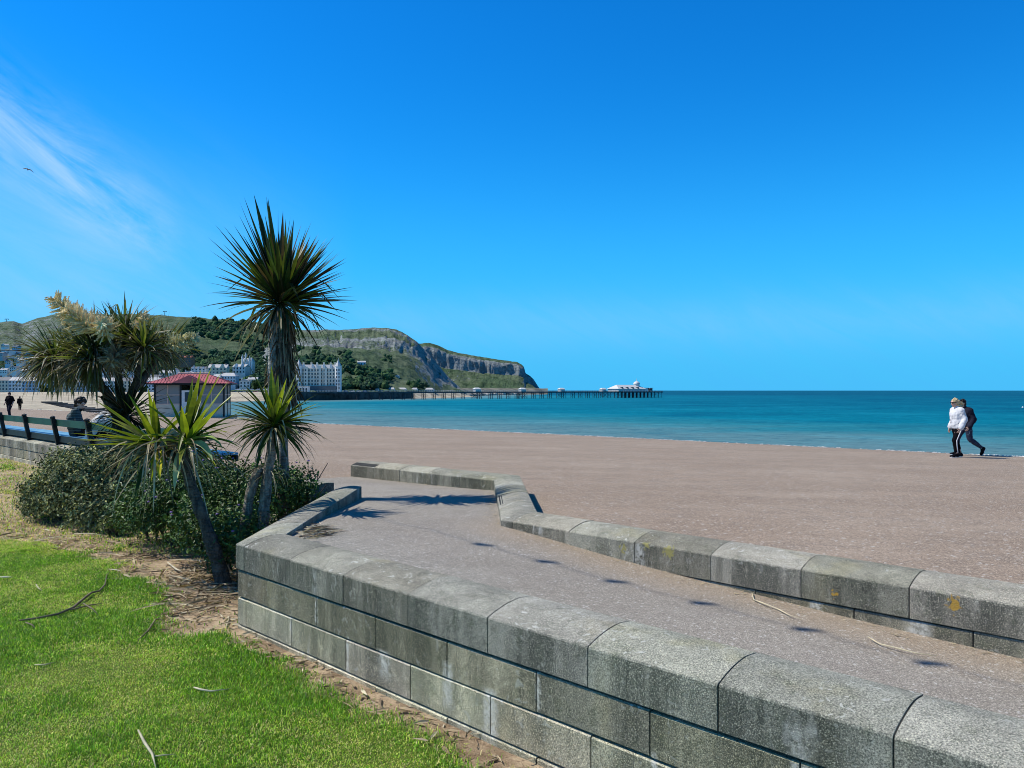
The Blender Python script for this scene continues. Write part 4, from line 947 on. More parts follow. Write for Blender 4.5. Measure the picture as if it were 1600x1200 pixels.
def head(mb, c, n, L, w, axis=(0, 0, 1), spread=(8, 105), droop=(.05, .5), cols=((.030, .060, .014), (.045, .08, .018), (.022, .045, .013), (.07, .10, .025)), tip=None, pw=.8, nseg=6, kinkp=.04, bias=None):
    """a rosette of sword leaves round an axis; spread in degrees off the axis"""
    ax = Vector(axis).normalized(); q = ax.to_track_quat('Z', 'Y')
    for i in range(n):
        u = ((i + random.random()) / n) ** pw; th = R(lerp(spread[0], spread[1], u)); az = i * 2.39996 + random.uniform(-.35, .35)
        d = q @ Vector((math.sin(th) * math.cos(az), math.sin(th) * math.sin(az), math.cos(th)))
        if bias is not None: d = (d + Vector(bias) * random.random()).normalized()
        l = L * random.uniform(.78, 1.08) * (1 - .15 * u); cc = gcol(random.choice(cols))
        blade(mb, Vector(c) + d * random.uniform(.02, .06) + ax * (1 - u) * .05, (d + Vector((mnoise.noise(d * 2.1 + Vector(c)), mnoise.noise(d * 2.1 + Vector((5, 1, 2))), mnoise.noise(d * 2.1 + Vector((1, 9, 3))))) * .28).normalized(), l, w * random.uniform(.8, 1.2), lerp(droop[0], droop[1], u) * random.uniform(.6, 1.5), cc, .4, nseg, random.uniform(-.5, .5), random.uniform(.35, .7) if random.random() < kinkp else None, tip)
DEADC = ((.34, .28, .19), (.27, .22, .15), (.42, .37, .27), (.19, .15, .10), (.11, .085, .06))
def hang(mb, c, n, L, w, rad, zspan=.1, cols=DEADC, out=.5, droop=(1.0, 2.4), zlo=-.3):
    for i in range(n):
        az = random.uniform(0, 6.28); d = Vector((math.cos(az), math.sin(az), random.uniform(zlo, out)))
        p = Vector(c) + Vector((math.cos(az) * rad, math.sin(az) * rad, random.uniform(-zspan, zspan)))
        blade(mb, p, d, L * random.uniform(.55, 1.1), w * random.uniform(.5, 1.0), random.uniform(*droop), gcol(random.choice(cols), .3), .5, 7, random.uniform(-1.2, 1.2), random.uniform(.15, .5) if random.random() < .35 else None)
def trunk(path, rads, name, mat, parent, n=12, rough=.12):
    mb = MB(); pts = []; rr = []
    for i in range(len(path) - 1):
        for k in range(7):
            t = k / 7; pts.append(Vector(path[i]).lerp(Vector(path[i + 1]), t)); rr.append(lerp(rads[i], rads[i + 1], t) * (1 + random.uniform(-rough, rough)))
    pts.append(Vector(path[-1])); rr.append(rads[-1]); mb.tube(pts, rr, n); return mb.build(name, mat, parent, smooth=True)
def at(px, py, Y, o): return P(px, py, Y) - o      # a point seen at a pixel, at depth Y, local to a root
YG = ((.045, .10, .010), (.085, .155, .012), (.028, .065, .010), (.16, .23, .018), (.018, .042, .010)); YT = (.30, .34, .03)

def aim(mb, c, tx, ty, w, droop, col=None, k=1.0, dz=0.0, fold=.4, tip=YT, Yq=None):
    """a leaf from c whose tip is seen near the pixel (tx, ty)"""
    e = at(tx, ty, (Yq or Y) + dz, o); d = e - c; L = d.length; d = d.normalized() + Vector((0, 0, 1)) * droop * .55
    blade(mb, c, d, L * 1.10 * k, w * (1.6 if w > .035 else 1), droop, col or gcol(random.choice(YG)), fold, 8, random.uniform(-.25, .25), None, tip)
# tall palm: shaggy stem, big upright crown
Y = 9.5; base = P(443, 0, Y); base.z = lawn_z(base.x, base.y); t = empty('cabbage_palm', base); tag(t, 'tallest palm, single shaggy stem with one big dark spiky crown against the sky', 'palm tree', 'cabbage palms in the bed')
o = base
trunk([at(443, 850, Y, o) * 1.0, at(442, 700, Y, o), at(441, 600, Y, o), at(440, 510, Y, o), at(437, 480, Y, o)], [.075, .06, .10, .12, .07], 'trunk', M['trunk'], t)
trunk([at(430, 660, Y - .02, o), at(429, 560, Y - .04, o), at(430, 500, Y - .04, o)], [.075, .085, .075], 'trunk', M['trunk_sunlit'], t, rough=.05)  # pale strip up the left side: the stem's sunlit edge put into the colour
mb = MB()
SKC_ = ((.18, .135, .09), (.09, .068, .045), (.28, .22, .15), (.05, .038, .028), (.38, .32, .23))
for k in range(20):
    hang(mb, at(442, 492 + k * 6.6, Y, o), 26, .36, .03, .066 + .0026 * k, .04, SKC_, -.7, (.5, 1.8), -5)
hang(mb, at(440, 494, Y, o), 22, .42, .026, .06, .05, SKC_[:2] + SKC_[3:4], .0, (3.5, 6.0), -1.5)
mb.build('dead_leaf_skirt', M['dead'], t, vcol=True)
mb = MB(); c = at(437, 476, Y, o)
TC = ((.028, .052, .014), (.045, .075, .016), (.020, .034, .012), (.065, .09, .02), (.05, .038, .024))
head(mb, c, 62, 1.16, .070, (-.06, .0, 1), (3, 46), (.0, .08), TC, None, .8, 6, .03)
head(mb, c + Vector((.05, 0, 0)), 74, .98, .058, (.42, .05, .9), (5, 62), (.0, .14), TC, None, .85, 6, .04)
head(mb, c, 46, .92, .055, (0, 0, 1), (50, 90), (.05, .3), TC, None, 1, 6, .10); head(mb, c, 34, .85, .045, (.25, 0, 1), (88, 128), (.2, 1.0), TC, None, 1, 7, .2)
for tx, ty, w, dr in ((322, 487, .04, .35), (332, 464, .04, .3), (352, 434, .05, .02), (545, 466, .045, .12), (536, 505, .05, .35), (548, 480, .035, .25), (522, 515, .04, .4), (335, 380, .055, .0), (345, 362, .055, .0), (400, 318, .065, .0), (418, 322, .06, .0), (386, 322, .06, 0), (380, 330, .05, 0)): aim(mb, c, tx, ty, w, dr, gcol(random.choice(TC), .2), 1.0, random.uniform(-.25, .25), .4, None)
mb.build('crown', M['palm'], t, vcol=True)
mb = MB(); hang(mb, c + Vector((0, 0, -.05)), 24, .80, .028, .07, .05, DEADC, .45, (1.2, 2.4))
for dpx, dpy, L in ((-52, 105, 1.0), (-75, 92, 1.0), (-36, 105, .95), (60, 60, .9), (-95, 20, .9)):
    d = Vector((dpx, random.uniform(-20, 20), -dpy * .35)); blade(mb, c, d, L * 1.0, .045, .9, (.40, .37, .24), .4, 8, .4)
mb.build('dead_leaf', M['dead'], t, vcol=True)

# near leaning palm with the bright leaves
Y = 7.6; base = P(352, 912, Y); base.z = lawn_z(base.x, base.y) - .03; t = empty('cabbage_palm', base); tag(t, 'leaning palm nearest the camera, bright yellow green leaves, dark stem beside the wall corner', 'palm tree', 'cabbage palms in the bed'); o = base
trunk([Vector((0.02, 0, -.1)), at(341, 880, Y, o), at(318, 810, Y, o), at(299, 760, Y, o), at(288, 722, Y, o), at(285, 700, Y, o)], [.095, .072, .062, .055, .05, .04], 'trunk', M['trunk_dark'], t)
trunk([at(290, 735, Y, o), at(270, 712, Y + .05, o), at(248, 700, Y + .1, o)], [.04, .036, .03], 'trunk', M['trunk_dark'], t)
c1 = at(291, 694, Y, o); c2 = at(246, 698, Y + .1, o); mb = MB()
for tx, ty, w, dr, dz in ((328, 582, .062, .02, 0), (342, 590, .055, .05, .1), (312, 588, .058, .02, -.15), (352, 604, .052, .06, .2), (355, 628, .05, .12, 0), (362, 620, .045, .1, .3), (300, 600, .05, .0, .3), (284, 640, .05, .02, -.35), (262, 620, .058, .08, -.1), (340, 640, .05, .1, -.3), (322, 640, .045, 0, -.45), (378, 650, .04, .35, 0), (370, 668, .04, .3, .2), (268, 600, .0, 0, 0)):
    if w: aim(mb, c1, tx, ty, w, dr, dz=dz)
for tx, ty, w, dr, dz in ((150, 628, .066, .06, 0), (166, 636, .06, .08, -.2), (128, 690, .055, .10, 0), (122, 681, .05, .12, .1), (142, 698, .06, .14, -.2), (204, 622, .055, .04, .2), (234, 622, .05, .0, 0), (240, 628, .05, .0, -.2), (172, 660, .055, .08, .3), (146, 664, .05, .1, -.3), (160, 682, .055, .14, -.4), (140, 700, .04, .2, 0), (215, 640, .045, .05, -.3), (172, 655, .045, .12, .25), (196, 700, .05, .4, -.3), (228, 646, .042, .02, .4)): aim(mb, c2, tx, ty, w, dr, dz=dz)
head(mb, c1, 16, .58, .055, (.1, 0, 1), (40, 115), (.2, .9), YG, YT, .9, 8, .2); head(mb, c2, 22, .58, .055, (-.5, 0, .8), (25, 115), (.2, .9), YG, YT, .9, 8, .2)
mb.build('crown', M['palm'], t, vcol=True)
mb = MB()
for tx, ty, w, dr, col in ((283, 760, .06, 1.3, (.46, .48, .26)), (322, 735, .065, 1.2, (.40, .48, .22)), (338, 716, .05, 1.2, (.25, .33, .10)), (248, 766, .055, 1.4, (.45, .40, .03)), (226, 772, .05, 1.0, (.03, .06, .02)), (210, 742, .03, .9, (.16, .18, .04))): aim(mb, c1 if tx > 260 else c2, tx, ty, w, dr, col, 1.15, random.uniform(-.3, 0), .5, None)
hang(mb, c2, 85, .78, .026, .05, .05, DEADC + ((.45, .42, .28), (.30, .30, .14)), .7, (.7, 2.2)); hang(mb, c1, 42, .7, .026, .05, .05, DEADC, .6, (.9, 2.4))
for tx, ty in ((172, 742), (160, 715), (190, 790), (206, 800), (180, 760), (228, 810), (345, 760), (352, 742), (318, 800)): aim(mb, c2 if tx < 260 else c1, tx, ty, .02, .55, gcol((.42, .38, .27), .25), 1.05, random.uniform(-.35, .2), .5, None)
mb.build('dead_leaf', M['dead'], t, vcol=True)

# short palm by the returning wall, with its leaning second stem
Y = 8.05; base = P(408, 0, Y); base.z = lawn_z(base.x, base.y) - .02; t = empty('cabbage_palm', base); tag(t, 'short palm directly below the tallest palm, grey stem rising close behind the returning wall', 'palm tree', 'cabbage palms in the bed'); o = base
trunk([Vector((0, 0, -.08)), at(412, 800, Y, o), at(418, 740, Y, o), at(425, 700, Y, o), at(428, 675, Y, o)], [.075, .06, .052, .05, .04], 'trunk', M['trunk'], t)
trunk([Vector((-.12, .1, -.08)), at(381, 830, Y, o), at(390, 775, Y, o), at(399, 745, Y, o), at(407, 732, Y, o)], [.06, .052, .05, .05, .04], 'trunk', M['trunk'], t)
c = at(428, 668, Y, o); mb = MB()
for tx, ty, w, dr, dz in ((424, 578, .05, .0, 0), (434, 592, .045, .0, .1), (446, 598, .048, .02, -.1), (456, 604, .045, .03, .1), (463, 586, .03, .03, .1), (414, 608, .05, .02, -.2), (402, 624, .05, .08, 0), (380, 636, .048, .12, 0), (366, 646, .042, .2, .1), (368, 656, .04, .25, -.1), (468, 632, .05, .06, 0), (478, 628, .045, .08, .15), (492, 634, .04, .12, 0), (484, 650, .045, .12, -.2), (474, 646, .05, .08, -.3), (455, 622, .05, .03, -.35), (440, 612, .048, .0, -.4)): aim(mb, c, tx, ty, w, dr, dz=dz, col=gcol(random.choice(YG), .3))
head(mb, c, 62, .62, .04, (.05, 0, 1), (25, 122), (.15, .9), ((.022, .045, .012), (.035, .065, .013), (.05, .08, .016), (.02, .03, .012)), (.07, .10, .02), .9)
for tx, ty, dr in ((376, 712, 1.2), (392, 706, 1.3), (400, 728, 1.4), (414, 740, 1.3), (452, 705, 1.4), (472, 690, 1.0), (486, 676, .8), (460, 700, 1.2)): aim(mb, c, tx, ty, .042, dr, gcol(random.choice(((.03, .06, .014), (.14, .18, .05), (.05, .09, .015))), .2), 1.15, random.uniform(-.3, .1), .5, None)
mb.build('crown', M['palm'], t, vcol=True)
mb = MB(); hang(mb, c, 50, .55, .022, .05, .05, DEADC, .6, (1.0, 2.6)); hang(mb, at(420, 735, Y, o), 12, .4, .02, .05, .06, DEADC, .4, (2, 3))
for tx, ty in ((500, 686), (512, 708), (470, 725), (478, 735), (362, 700), (366, 735)): aim(mb, c, tx, ty, .014, .8, gcol((.30, .27, .2), .3), 1.05, random.uniform(-.2, .2), .5, None)
mb.build('dead_leaf', M['dead'], t, vcol=True)

# branching palm in flower
Y = 12.0; base = P(188, 0, Y); base.z = lawn_z(base.x, base.y) - .05; t = empty('cabbage_palm', base); tag(t, 'broad many stemmed palm with cream flower plumes rising behind the bench', 'palm tree', 'cabbage palms in the bed'); o = base
trunk([Vector((0, 0, -.1)), at(190, 700, Y, o), at(189, 655, Y, o), at(181, 632, Y, o)], [.16, .13, .125, .1], 'trunk', M['trunk_dark'], t)
HD = []
def limb(pts, rads): trunk([at(x, y, Y + dz, o) for x, y, dz in pts], [r_ * .8 for r_ in rads], 'limb', M['trunk_dark'], t, 9, .1)
limb([(184, 645, 0), (166, 612, 0), (146, 590, .1), (130, 578, .1)], [.10, .085, .075, .06]); HD.append((118, 560, .1, (-.55, -.1, .6)))
limb([(160, 604, 0), (152, 585, -.2), (150, 565, -.3)], [.06, .055, .05]); HD.append((150, 548, -.35, (-.2, -.5, .8)))
limb([(188, 640, 0), (186, 600, .2), (184, 575, .3), (184, 560, .3)], [.09, .075, .065, .055]); HD.append((184, 540, .3, (-.05, .3, 1)))
limb([(194, 645, 0), (208, 610, -.1), (216, 590, -.2), (214, 570, -.2)], [.10, .08, .07, .06]); HD.append((212, 538, -.2, (.1, -.3, .9)))
limb([(210, 606, -.1), (226, 588, .2), (240, 568, .3), (248, 556, .3)], [.075, .065, .06, .05]); HD.append((254, 548, .3, (.6, .2, .6)))
limb([(213, 600, .1), (222, 600, .5), (234, 580, .6)], [.055, .05, .045]); HD.append((238, 550, .6, (.3, .6, .8)))
limb([(187, 650, .1), (172, 640, .5), (160, 620, .6)], [.05, .05, .045]); HD.append((100, 568, .5, (-.7, .3, .5)))
HD += [(86, 562, -.2, (-.8, -.3, .4)), (148, 566, -.5, (-.2, -.8, .4)), (226, 548, -.5, (.2, -.9, .6)), (196, 530, 0, (0, -.1, 1))]
DK = ((.025, .045, .012), (.045, .075, .014), (.07, .115, .018), (.014, .022, .01), (.11, .155, .024))
cr = MB(); dd_ = MB()
for x, y, dz, ax in HD:
    c = at(x, y, Y + dz, o); rt_ = x > 205; head(cr, c, 74 if rt_ else 88, .64 if rt_ else .74, .040, ax, (10, 108 if rt_ else 125), (.2, .9 if rt_ else 1.5), DK, (.16, .16, .10), .8, 8, .10)
    hang(dd_, c, 60 if rt_ else 110, .55 if rt_ else .80, .028, .06, .08, DEADC + ((.46, .43, .34), (.14, .13, .10), (.10, .09, .07)), .5, (.7, 2.2))
for tx, ty in ((66, 540), (58, 548), (74, 528), (62, 570), (70, 590), (84, 522)): aim(cr, at(112, 556, Y, o), tx, ty, .04, .3, gcol((.10, .15, .02), .2), 1.05, random.uniform(-.2, .2), .4, (.2, .25, .05))
for x, y, L in ((192, 478, .0), (176, 488, 0), (160, 476, 0), (165, 484, 0), (205, 492, 0), (150, 486, 0), (232, 508, 0)): aim(cr, at(184 if x < 220 else 240, 545, Y, o), x, y, .045, .02, gcol((.035, .07, .015), .2), 1.0, random.uniform(-.2, .3), .4, None)
# dark young rosette low on the stem
c = at(200, 652, Y - .3, o); head(cr, c, 110, .72, .034, (.1, -.2, 1), (15, 108), (.15, 1.0), ((.010, .016, .010), (.016, .026, .012), (.03, .035, .02)), None, .8)
cr.build('crown', M['palm'], t, vcol=True); dd_.build('dead_leaf', M['dead'], t, vcol=True)
def plume(c, d, L, rad, n, cols):
    """a flower panicle: a stalk with many branchlets set with small florets"""
    mb = MB(); d = Vector(d).normalized(); c = Vector(c); mb.tube([c, c + d * L * .6], [.015, .006], 5, True, (.25, .24, .12)); q = d.to_track_quat('Z', 'Y')
    for i in range(n):
        u = random.random() ** .8; az = random.uniform(0, 6.28); rr = rad * (1 - u * .55); p = c + d * L * u * .85
        dr_ = (q @ Vector((math.cos(az), math.sin(az), .55))).normalized(); l = rr * random.uniform(.8, 1.5); e = p + dr_ * l
        cc = gcol(random.choice(cols), .2); mb.tube([p, p.lerp(e, .6), e], [.010, .012, .003], 5, True, cc)
        for k in range(12):
            w = p.lerp(e, random.uniform(.2, .95)) + Vector((random.gauss(0, .008), random.gauss(0, .008), random.gauss(0, .008))); r = random.uniform(.006, .010)
            a = Vector((random.gauss(0, 1), random.gauss(0, 1), random.gauss(0, 1))).normalized(); b = a.orthogonal().normalized(); c3 = a.cross(b)
            mb.add([w + a * r * 1.6, w + b * r, w - b * r * .5 + c3 * r, w - b * r * .5 - c3 * r], [(0, 1, 2), (0, 2, 3), (0, 3, 1), (1, 3, 2)], cc)
    mb.build('flower_plume', M['flower'], t, vcol=True)
FC = ((.90, .74, .44), (.92, .80, .54), (.80, .62, .34), (.90, .75, .46))
plume(at(148, 522, Y - .55, o), (-.62, -.2, .62), .86, .25, 260, FC); plume(at(152, 522, Y - .85, o), (-.5, -.4, .5), .60, .24, 150, FC); plume(at(166, 520, Y - .8, o), (.2, -.7, .25), .40, .22, 130, FC)
plume(at(262, 540, Y - .35, o), (.88, -.15, .22), .58, .16, 150, ((.72, .66, .40), (.62, .58, .32), (.75, .70, .48))); plume(at(218, 516, Y - .45, o), (.3, -.3, .55), .34, .13, 60, FC)
plume(at(184, 548, Y - .75, o), (.15, -.8, -.5), .42, .22, 110, ((.30, .24, .15), (.40, .33, .22), (.2, .16, .11)))

# shrubs
def shrub(name, label, lobes, n, ls, cols, mat, inner, flowers=0):
    base = Vector(lobes[0][0]); base.z = lawn_z(base.x, base.y); root = empty(name, base); tag(root, label, 'shrub'); mb = MB()
    wts = [l[1][0] * l[1][1] + l[1][0] * l[1][2] for l in lobes]
    for i in range(n):
        (c, r) = random.choices(lobes, wts)[0]; c = Vector(c)
        v = Vector((random.gauss(0, 1), random.gauss(0, 1), random.gauss(0, 1))).normalized()
        if v.z < -.55: v.z = -v.z * .5
        k = random.uniform(.55, 1.03) ** .45 if random.random() < .85 else random.uniform(.2, .8)
        k *= .94 + .46 * mnoise.noise((c + v) * 3.3) + .22 * mnoise.noise((c + v * 1.3) * 11)
        p = c + Vector((v.x * r[0], v.y * r[1], v.z * r[2])) * k
        if p.z < .10: p.z = .10 + random.random() * .05
        if S_BACK - es(p.x, p.y)[1] < .03 or p.x > -2.24: continue
        nrm = (v * .8 + Vector((random.gauss(0, .6), random.gauss(0, .6), random.gauss(.35, .5)))).normalized(); a = nrm.orthogonal().normalized(); a = Matrix.Rotation(random.uniform(0, 6.28), 3, nrm) @ a; b = nrm.cross(a)
        s = ls * random.uniform(.6, 1.25); pl = p - base; cl = mnoise.noise(p * 2.3)
        cc = gcol(random.choice(cols), .25); cc = tuple(q * (1 + .35 * cl) for q in cc)
        mb.add([pl - a * s * .9, pl + b * s * .48 + nrm * s * .16, pl + a * s, pl - b * s * .48 + nrm * s * .16], [(0, 1, 2), (0, 2, 3)], cc)
    mb.build('foliage', mat, root, vcol=True)
    sm_ = MB()
    for i in range(60):
        (c, r) = random.choices(lobes, wts)[0]; e = Vector(c) + Vector((random.uniform(-.7, .7) * r[0], random.uniform(-.7, .7) * r[1], random.uniform(.1, .75) * r[2])); s = Vector(lobes[0][0]).lerp(Vector(c), random.uniform(.6, 1)); s.z = lawn_z(s.x, s.y); m_ = s.lerp(e, .5) + Vector((random.gauss(0, .05), random.gauss(0, .05), .03))
        sm_.tube([s - base, m_ - base, e - base], [.012, .009, .005], 5)
    sm_.build('stem', M['trunk_dark'], root)
    if flowers:
        fl = MB()
        for i in range(flowers):
            (c, r) = random.choices(lobes, wts)[0]; v = sph(random.uniform(0, 6.28), random.uniform(.1, 1.4)); p = Vector(c) + Vector((v.x * r[0], v.y * r[1], v.z * r[2])) * 1.02 - base
            if p.x + base.x > -2.26: continue
            fl.blob(p, .016, 1, .3, (1, 1, .7), (.25, .17, .42))
        fl.build('blossom', M['flower'], root, vcol=True)
    return root
def lob(px, py, Y, rx, ry, rz): q = P(px, py, Y); return ((q.x, q.y, q.z), (rx, ry, rz))
GG = ((.17, .205, .11), (.24, .27, .15), (.105, .13, .065), (.37, .38, .16), (.05, .065, .034)); DG = ((.05, .10, .024), (.075, .14, .03), (.03, .065, .018), (.10, .165, .036), (.035, .075, .026))
shrub('grey_shrub', 'large grey green rounded shrub below the bench, left of the leaning palm', [lob(150, 765, 11.2, .95, .75, .55), lob(95, 775, 11.4, .55, .6, .48), lob(205, 745, 11.4, .8, .75, .6), lob(125, 735, 11.8, .6, .6, .42), lob(255, 730, 11.6, .7, .6, .5), lob(160, 800, 10.6, .55, .4, .36), lob(70, 790, 11.5, .3, .4, .3)], 42000, .030, GG, M['shrub'], None)
shrub('green_shrub', 'wide dark glossy green shrub around the palm stems, left of the wall corner', [lob(270, 800, 9.3, .75, .6, .5), lob(330, 785, 9.3, .75, .7, .55), lob(395, 780, 9.3, .6, .7, .5), lob(345, 830, 8.5, .6, .5, .42), lob(230, 800, 9.8, .4, .45, .42), lob(455, 770, 9.9, .45, .4, .42), lob(484, 768, 9.6, .34, .36, .38), lob(470, 750, 10.2, .5, .4, .3), lob(380, 850, 8.0, .42, .5, .4), lob(300, 760, 9.9, .6, .6, .45)], 46000, .026, DG, M['glossy'], None, 70)
# a small pale sprig bush at the foot
shrub('sprig_shrub', 'small pale yellow green sprig of shrub at the foot of the grey shrub', [lob(172, 820, 10.15, .16, .14, .13), lob(182, 818, 10.1, .13, .12, .10)], 1000, .02, ((.17, .20, .07), (.22, .24, .09)), M['shrub'], None)

# ------------------------------------------------------------------ grass and litter
def grass(n, y0, y1, hmin, hmax, wd_, side=False):
    pts = []
    while len(pts) < n:
        y = random.uniform(y0, y1); x = random.uniform(-1.15 * y - 2.2, -.70 * y - .3) if side else random.uniform(-.70 * y - .3, .05 * y + .6)
        e, s = es(x, y)
        if s > S_BACK - .05 or (x > -2.2 and s > S_FRONT - .02) or (x > -2.24 and y > 6.1): continue
        d = dirt_d(x, y) if True else 1
        if d < -.02 and random.random() > (.03 if d < -.12 else .2): continue
        if d < .08 and random.random() > .55: continue
        pts.append((x, y, d))
    A = np.array(pts, np.float32); N = len(A); z = np.array([lawn_z(p[0], p[1]) for p in pts], np.float32)
    h_ = (.72 * rng.uniform(hmin, hmax, N)).astype(np.float32); lush = np.array([fbm(p[0] * .9, p[1] * .9, 8) for p in pts], np.float32)
    h_ *= 1 + .7 * np.clip(lush, -.6, .9) + .9 * np.clip((.30 - A[:, 2]) / .30, 0, 1) * (rng.random(N) < .6)
    az = rng.uniform(0, 6.283, N); ln = rng.uniform(.3, 1.35, N); wz = rng.uniform(.7, 1.3, N) * wd_ * .5
    dx, dy = np.cos(az), np.sin(az); sx, sy = -dy * wz, dx * wz
    B = np.stack([A[:, 0], A[:, 1], z - .004], 1)
    def q(t, w): 
        hz = h_ * t * np.cos(ln * t); of = h_ * t * np.sin(ln * t) * .9
        c = B + np.stack([dx * of, dy * of, hz], 1); return c + np.stack([sx * w, sy * w, 0 * sx], 1), c - np.stack([sx * w, sy * w, 0 * sx], 1)
    a, b = q(0, 1.0); c, d = q(.55, .8); e, _ = q(1.0, 0)
    V = np.stack([a, b, d, c, e], 1).reshape(-1, 3).astype(np.float32); o_ = np.arange(N) * 5
    F_ = np.stack([o_, o_ + 1, o_ + 2, o_ + 3, o_ + 3, o_ + 2, o_ + 4], 1).ravel()
    me = bpy.data.meshes.new('grass'); me.vertices.add(N * 5); me.vertices.foreach_set('co', V.ravel()); me.loops.add(N * 7); me.loops.foreach_set('vertex_index', F_.astype(np.int32)); me.polygons.add(N * 2)
    ls = np.stack([np.arange(N) * 7, np.arange(N) * 7 + 4], 1).ravel().astype(np.int32); me.polygons.foreach_set('loop_start', ls); me.update(calc_edges=True)
    pal = np.array([(.28, .54, .035), (.20, .44, .028), (.44, .64, .06), (.62, .66, .18), (.11, .27, .022), (.70, .60, .32)], np.float32)
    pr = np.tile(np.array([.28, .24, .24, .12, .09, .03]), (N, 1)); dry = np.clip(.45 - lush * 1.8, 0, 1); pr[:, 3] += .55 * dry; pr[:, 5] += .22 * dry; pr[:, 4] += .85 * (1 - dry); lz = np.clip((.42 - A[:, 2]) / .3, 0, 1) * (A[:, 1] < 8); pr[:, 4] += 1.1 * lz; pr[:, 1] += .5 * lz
    far_dry = np.clip((np.array([p[1] for p in pts]) - 9.2) / 2, 0, 1) * np.clip((-4.5 - A[:, 0]) / 2, 0, 1) * (A[:, 1] < 15); pr[:, 5] += 1.6 * far_dry; pr[:, 3] += .5 * far_dry
    edge = np.clip((.12 - A[:, 2]) / .15, 0, 1); pr[:, 5] += .35 * edge
    pr = (pr / pr.sum(1, keepdims=True)).cumsum(1); ix = (rng.random(N)[:, None] > pr).sum(1).clip(0, 5); col = pal[ix] * rng.uniform(.7, 1.3, N)[:, None]
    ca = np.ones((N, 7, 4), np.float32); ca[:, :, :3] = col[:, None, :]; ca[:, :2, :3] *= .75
    at_ = me.color_attributes.new('col', 'FLOAT_COLOR', 'CORNER'); at_.data.foreach_set('color', ca.ravel())
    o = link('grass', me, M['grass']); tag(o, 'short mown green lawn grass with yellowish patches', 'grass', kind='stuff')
M['grass'] = leafmat('grass_blade', .25, .5, .25, 1.5)
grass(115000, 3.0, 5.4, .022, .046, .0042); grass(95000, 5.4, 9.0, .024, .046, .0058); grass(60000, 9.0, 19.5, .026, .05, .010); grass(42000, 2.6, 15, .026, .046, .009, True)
lt = MB()
for i in range(2600):
    if random.random() < .42: x, y = -2.9 + random.gauss(0, .42), 7.45 + random.gauss(0, .5)
    elif random.random() < .75:
        t = random.random(); k = random.randrange(2, len(DIRT) - 1); a, b = DIRT[k][0], DIRT[k + 1][0]; x = lerp(a[0], b[0], t) + random.gauss(0, .3); y = lerp(a[1], b[1], t) + random.gauss(0, .3)
    else: e = random.uniform(-6, .8); x, y = xy(e, S_FRONT - abs(random.gauss(.03, .14)) - .02)
    if dirt_d(x, y) > .05 or (x > -2.25 and es(x, y)[1] > S_FRONT - .015) or es(x, y)[1] > 5.1: continue
    az = random.uniform(0, 6.28); L = random.choice((.05, .08, .12, .2, .42)) * random.uniform(.6, 1.2); L = min(L, .11) if x > -2.2 else L
    if L > .25 and random.random() < .5: continue
    blade(lt, (x, y, lawn_z(x, y) + random.uniform(.006, .03)), (math.cos(az), math.sin(az), random.uniform(-.02, .12)), L, random.uniform(.006, .02) * (1 + L), .15, gcol(random.choice(((.42, .35, .25), (.30, .23, .16), (.52, .46, .35), (.16, .12, .09), (.36, .27, .18))), .25), .3, 4, random.uniform(-1, 1))
o = lt.build('leaf_litter', M['dead'], vcol=True); tag(o, 'dry brown leaf litter and straw on the bare soil under the palms', 'leaf litter', kind='stuff')
# corner debris on the ramp
lt = MB()
for i in range(150):
    x, y = -1.80 + abs(random.gauss(0, .12)), 6.62 + random.gauss(0, .16); az = random.uniform(.3, 1.3) if random.random() < .6 else random.uniform(0, 6.28); L = random.uniform(.03, .2)
    if es(x, y)[1] < 3.32: continue
    blade(lt, (x, y, ramp_z(x, y) + random.uniform(.006, .03)), (math.cos(az), math.sin(az), .05), L, random.uniform(.006, .016), .15, gcol(random.choice(((.42, .35, .25), (.22, .17, .13), (.14, .11, .09), (.5, .44, .34))), .25), .3, 4, random.uniform(-1, 1))
for i in range(420):
    px_ = random.choice((0, 1, 1, 2)); t_ = random.random()
    if px_ == 0: x, y = lerp(B0[0] + .4, J1[0] - .1, t_), lerp(B0[1] - .3, J1[1] - .05, t_) - abs(random.gauss(0, .05))
    elif px_ == 1: q = Vector((*xy(-5 + 6 * t_, S_BACK), 0)); k = abs(random.gauss(0, .07)) + .01; x, y = q.x - DN.x * k, q.y - DN.y * k
    else: x, y = lerp(J1[0], J2[0], t_) - abs(random.gauss(0, .07)) - .02, lerp(J1[1], J2[1], t_)
    az = random.uniform(0, 6.28); blade(lt, (x, y, ramp_z(x, y) + .006), (math.cos(az), math.sin(az), .05), random.uniform(.015, .05), random.uniform(.006, .014), .1, gcol(random.choice(((.48, .40, .28), (.38, .31, .21), (.3, .26, .2))), .2), .2, 3)
o = lt.build('ramp_litter', M['dead'], vcol=True); tag(o, 'dry leaf scraps and grit swept into the corners of the ramp', 'leaf litter', kind='stuff')
# fallen palm leaves and twigs on the lawn and ramp
def strand(pts, rad, name, label, col, cat, zf=lawn_z, lift=.02, rough=None, extra=()):
    w = [G(x, y, .12 if zf is lawn_z else .55) for x, y in pts]
    w = [Vector((p.x, p.y, zf(p.x, p.y) + lift + random.uniform(0, .015))) for p in w]; base = w[len(w) // 2].copy(); root_v = [p - base for p in w]; mb = MB(); n = len(root_v)
    mb.tube(root_v, [rad * (1 - .7 * abs(2 * i / (n - 1) - .8) ** 2) + .0012 for i in range(n)], 6, True, col)
    for ex in extra:
        q = [G(x, y, .12 if zf is lawn_z else .55) for x, y in ex]; q = [Vector((p.x, p.y, zf(p.x, p.y) + lift)) - base for p in q]; mb.tube(q, [rad * .6] * (len(q) - 1) + [.0015], 6, True, col)
    o = mb.build(name, M['dead'], vcol=True, smooth=True, loc=base); tag(o, label, cat); return o
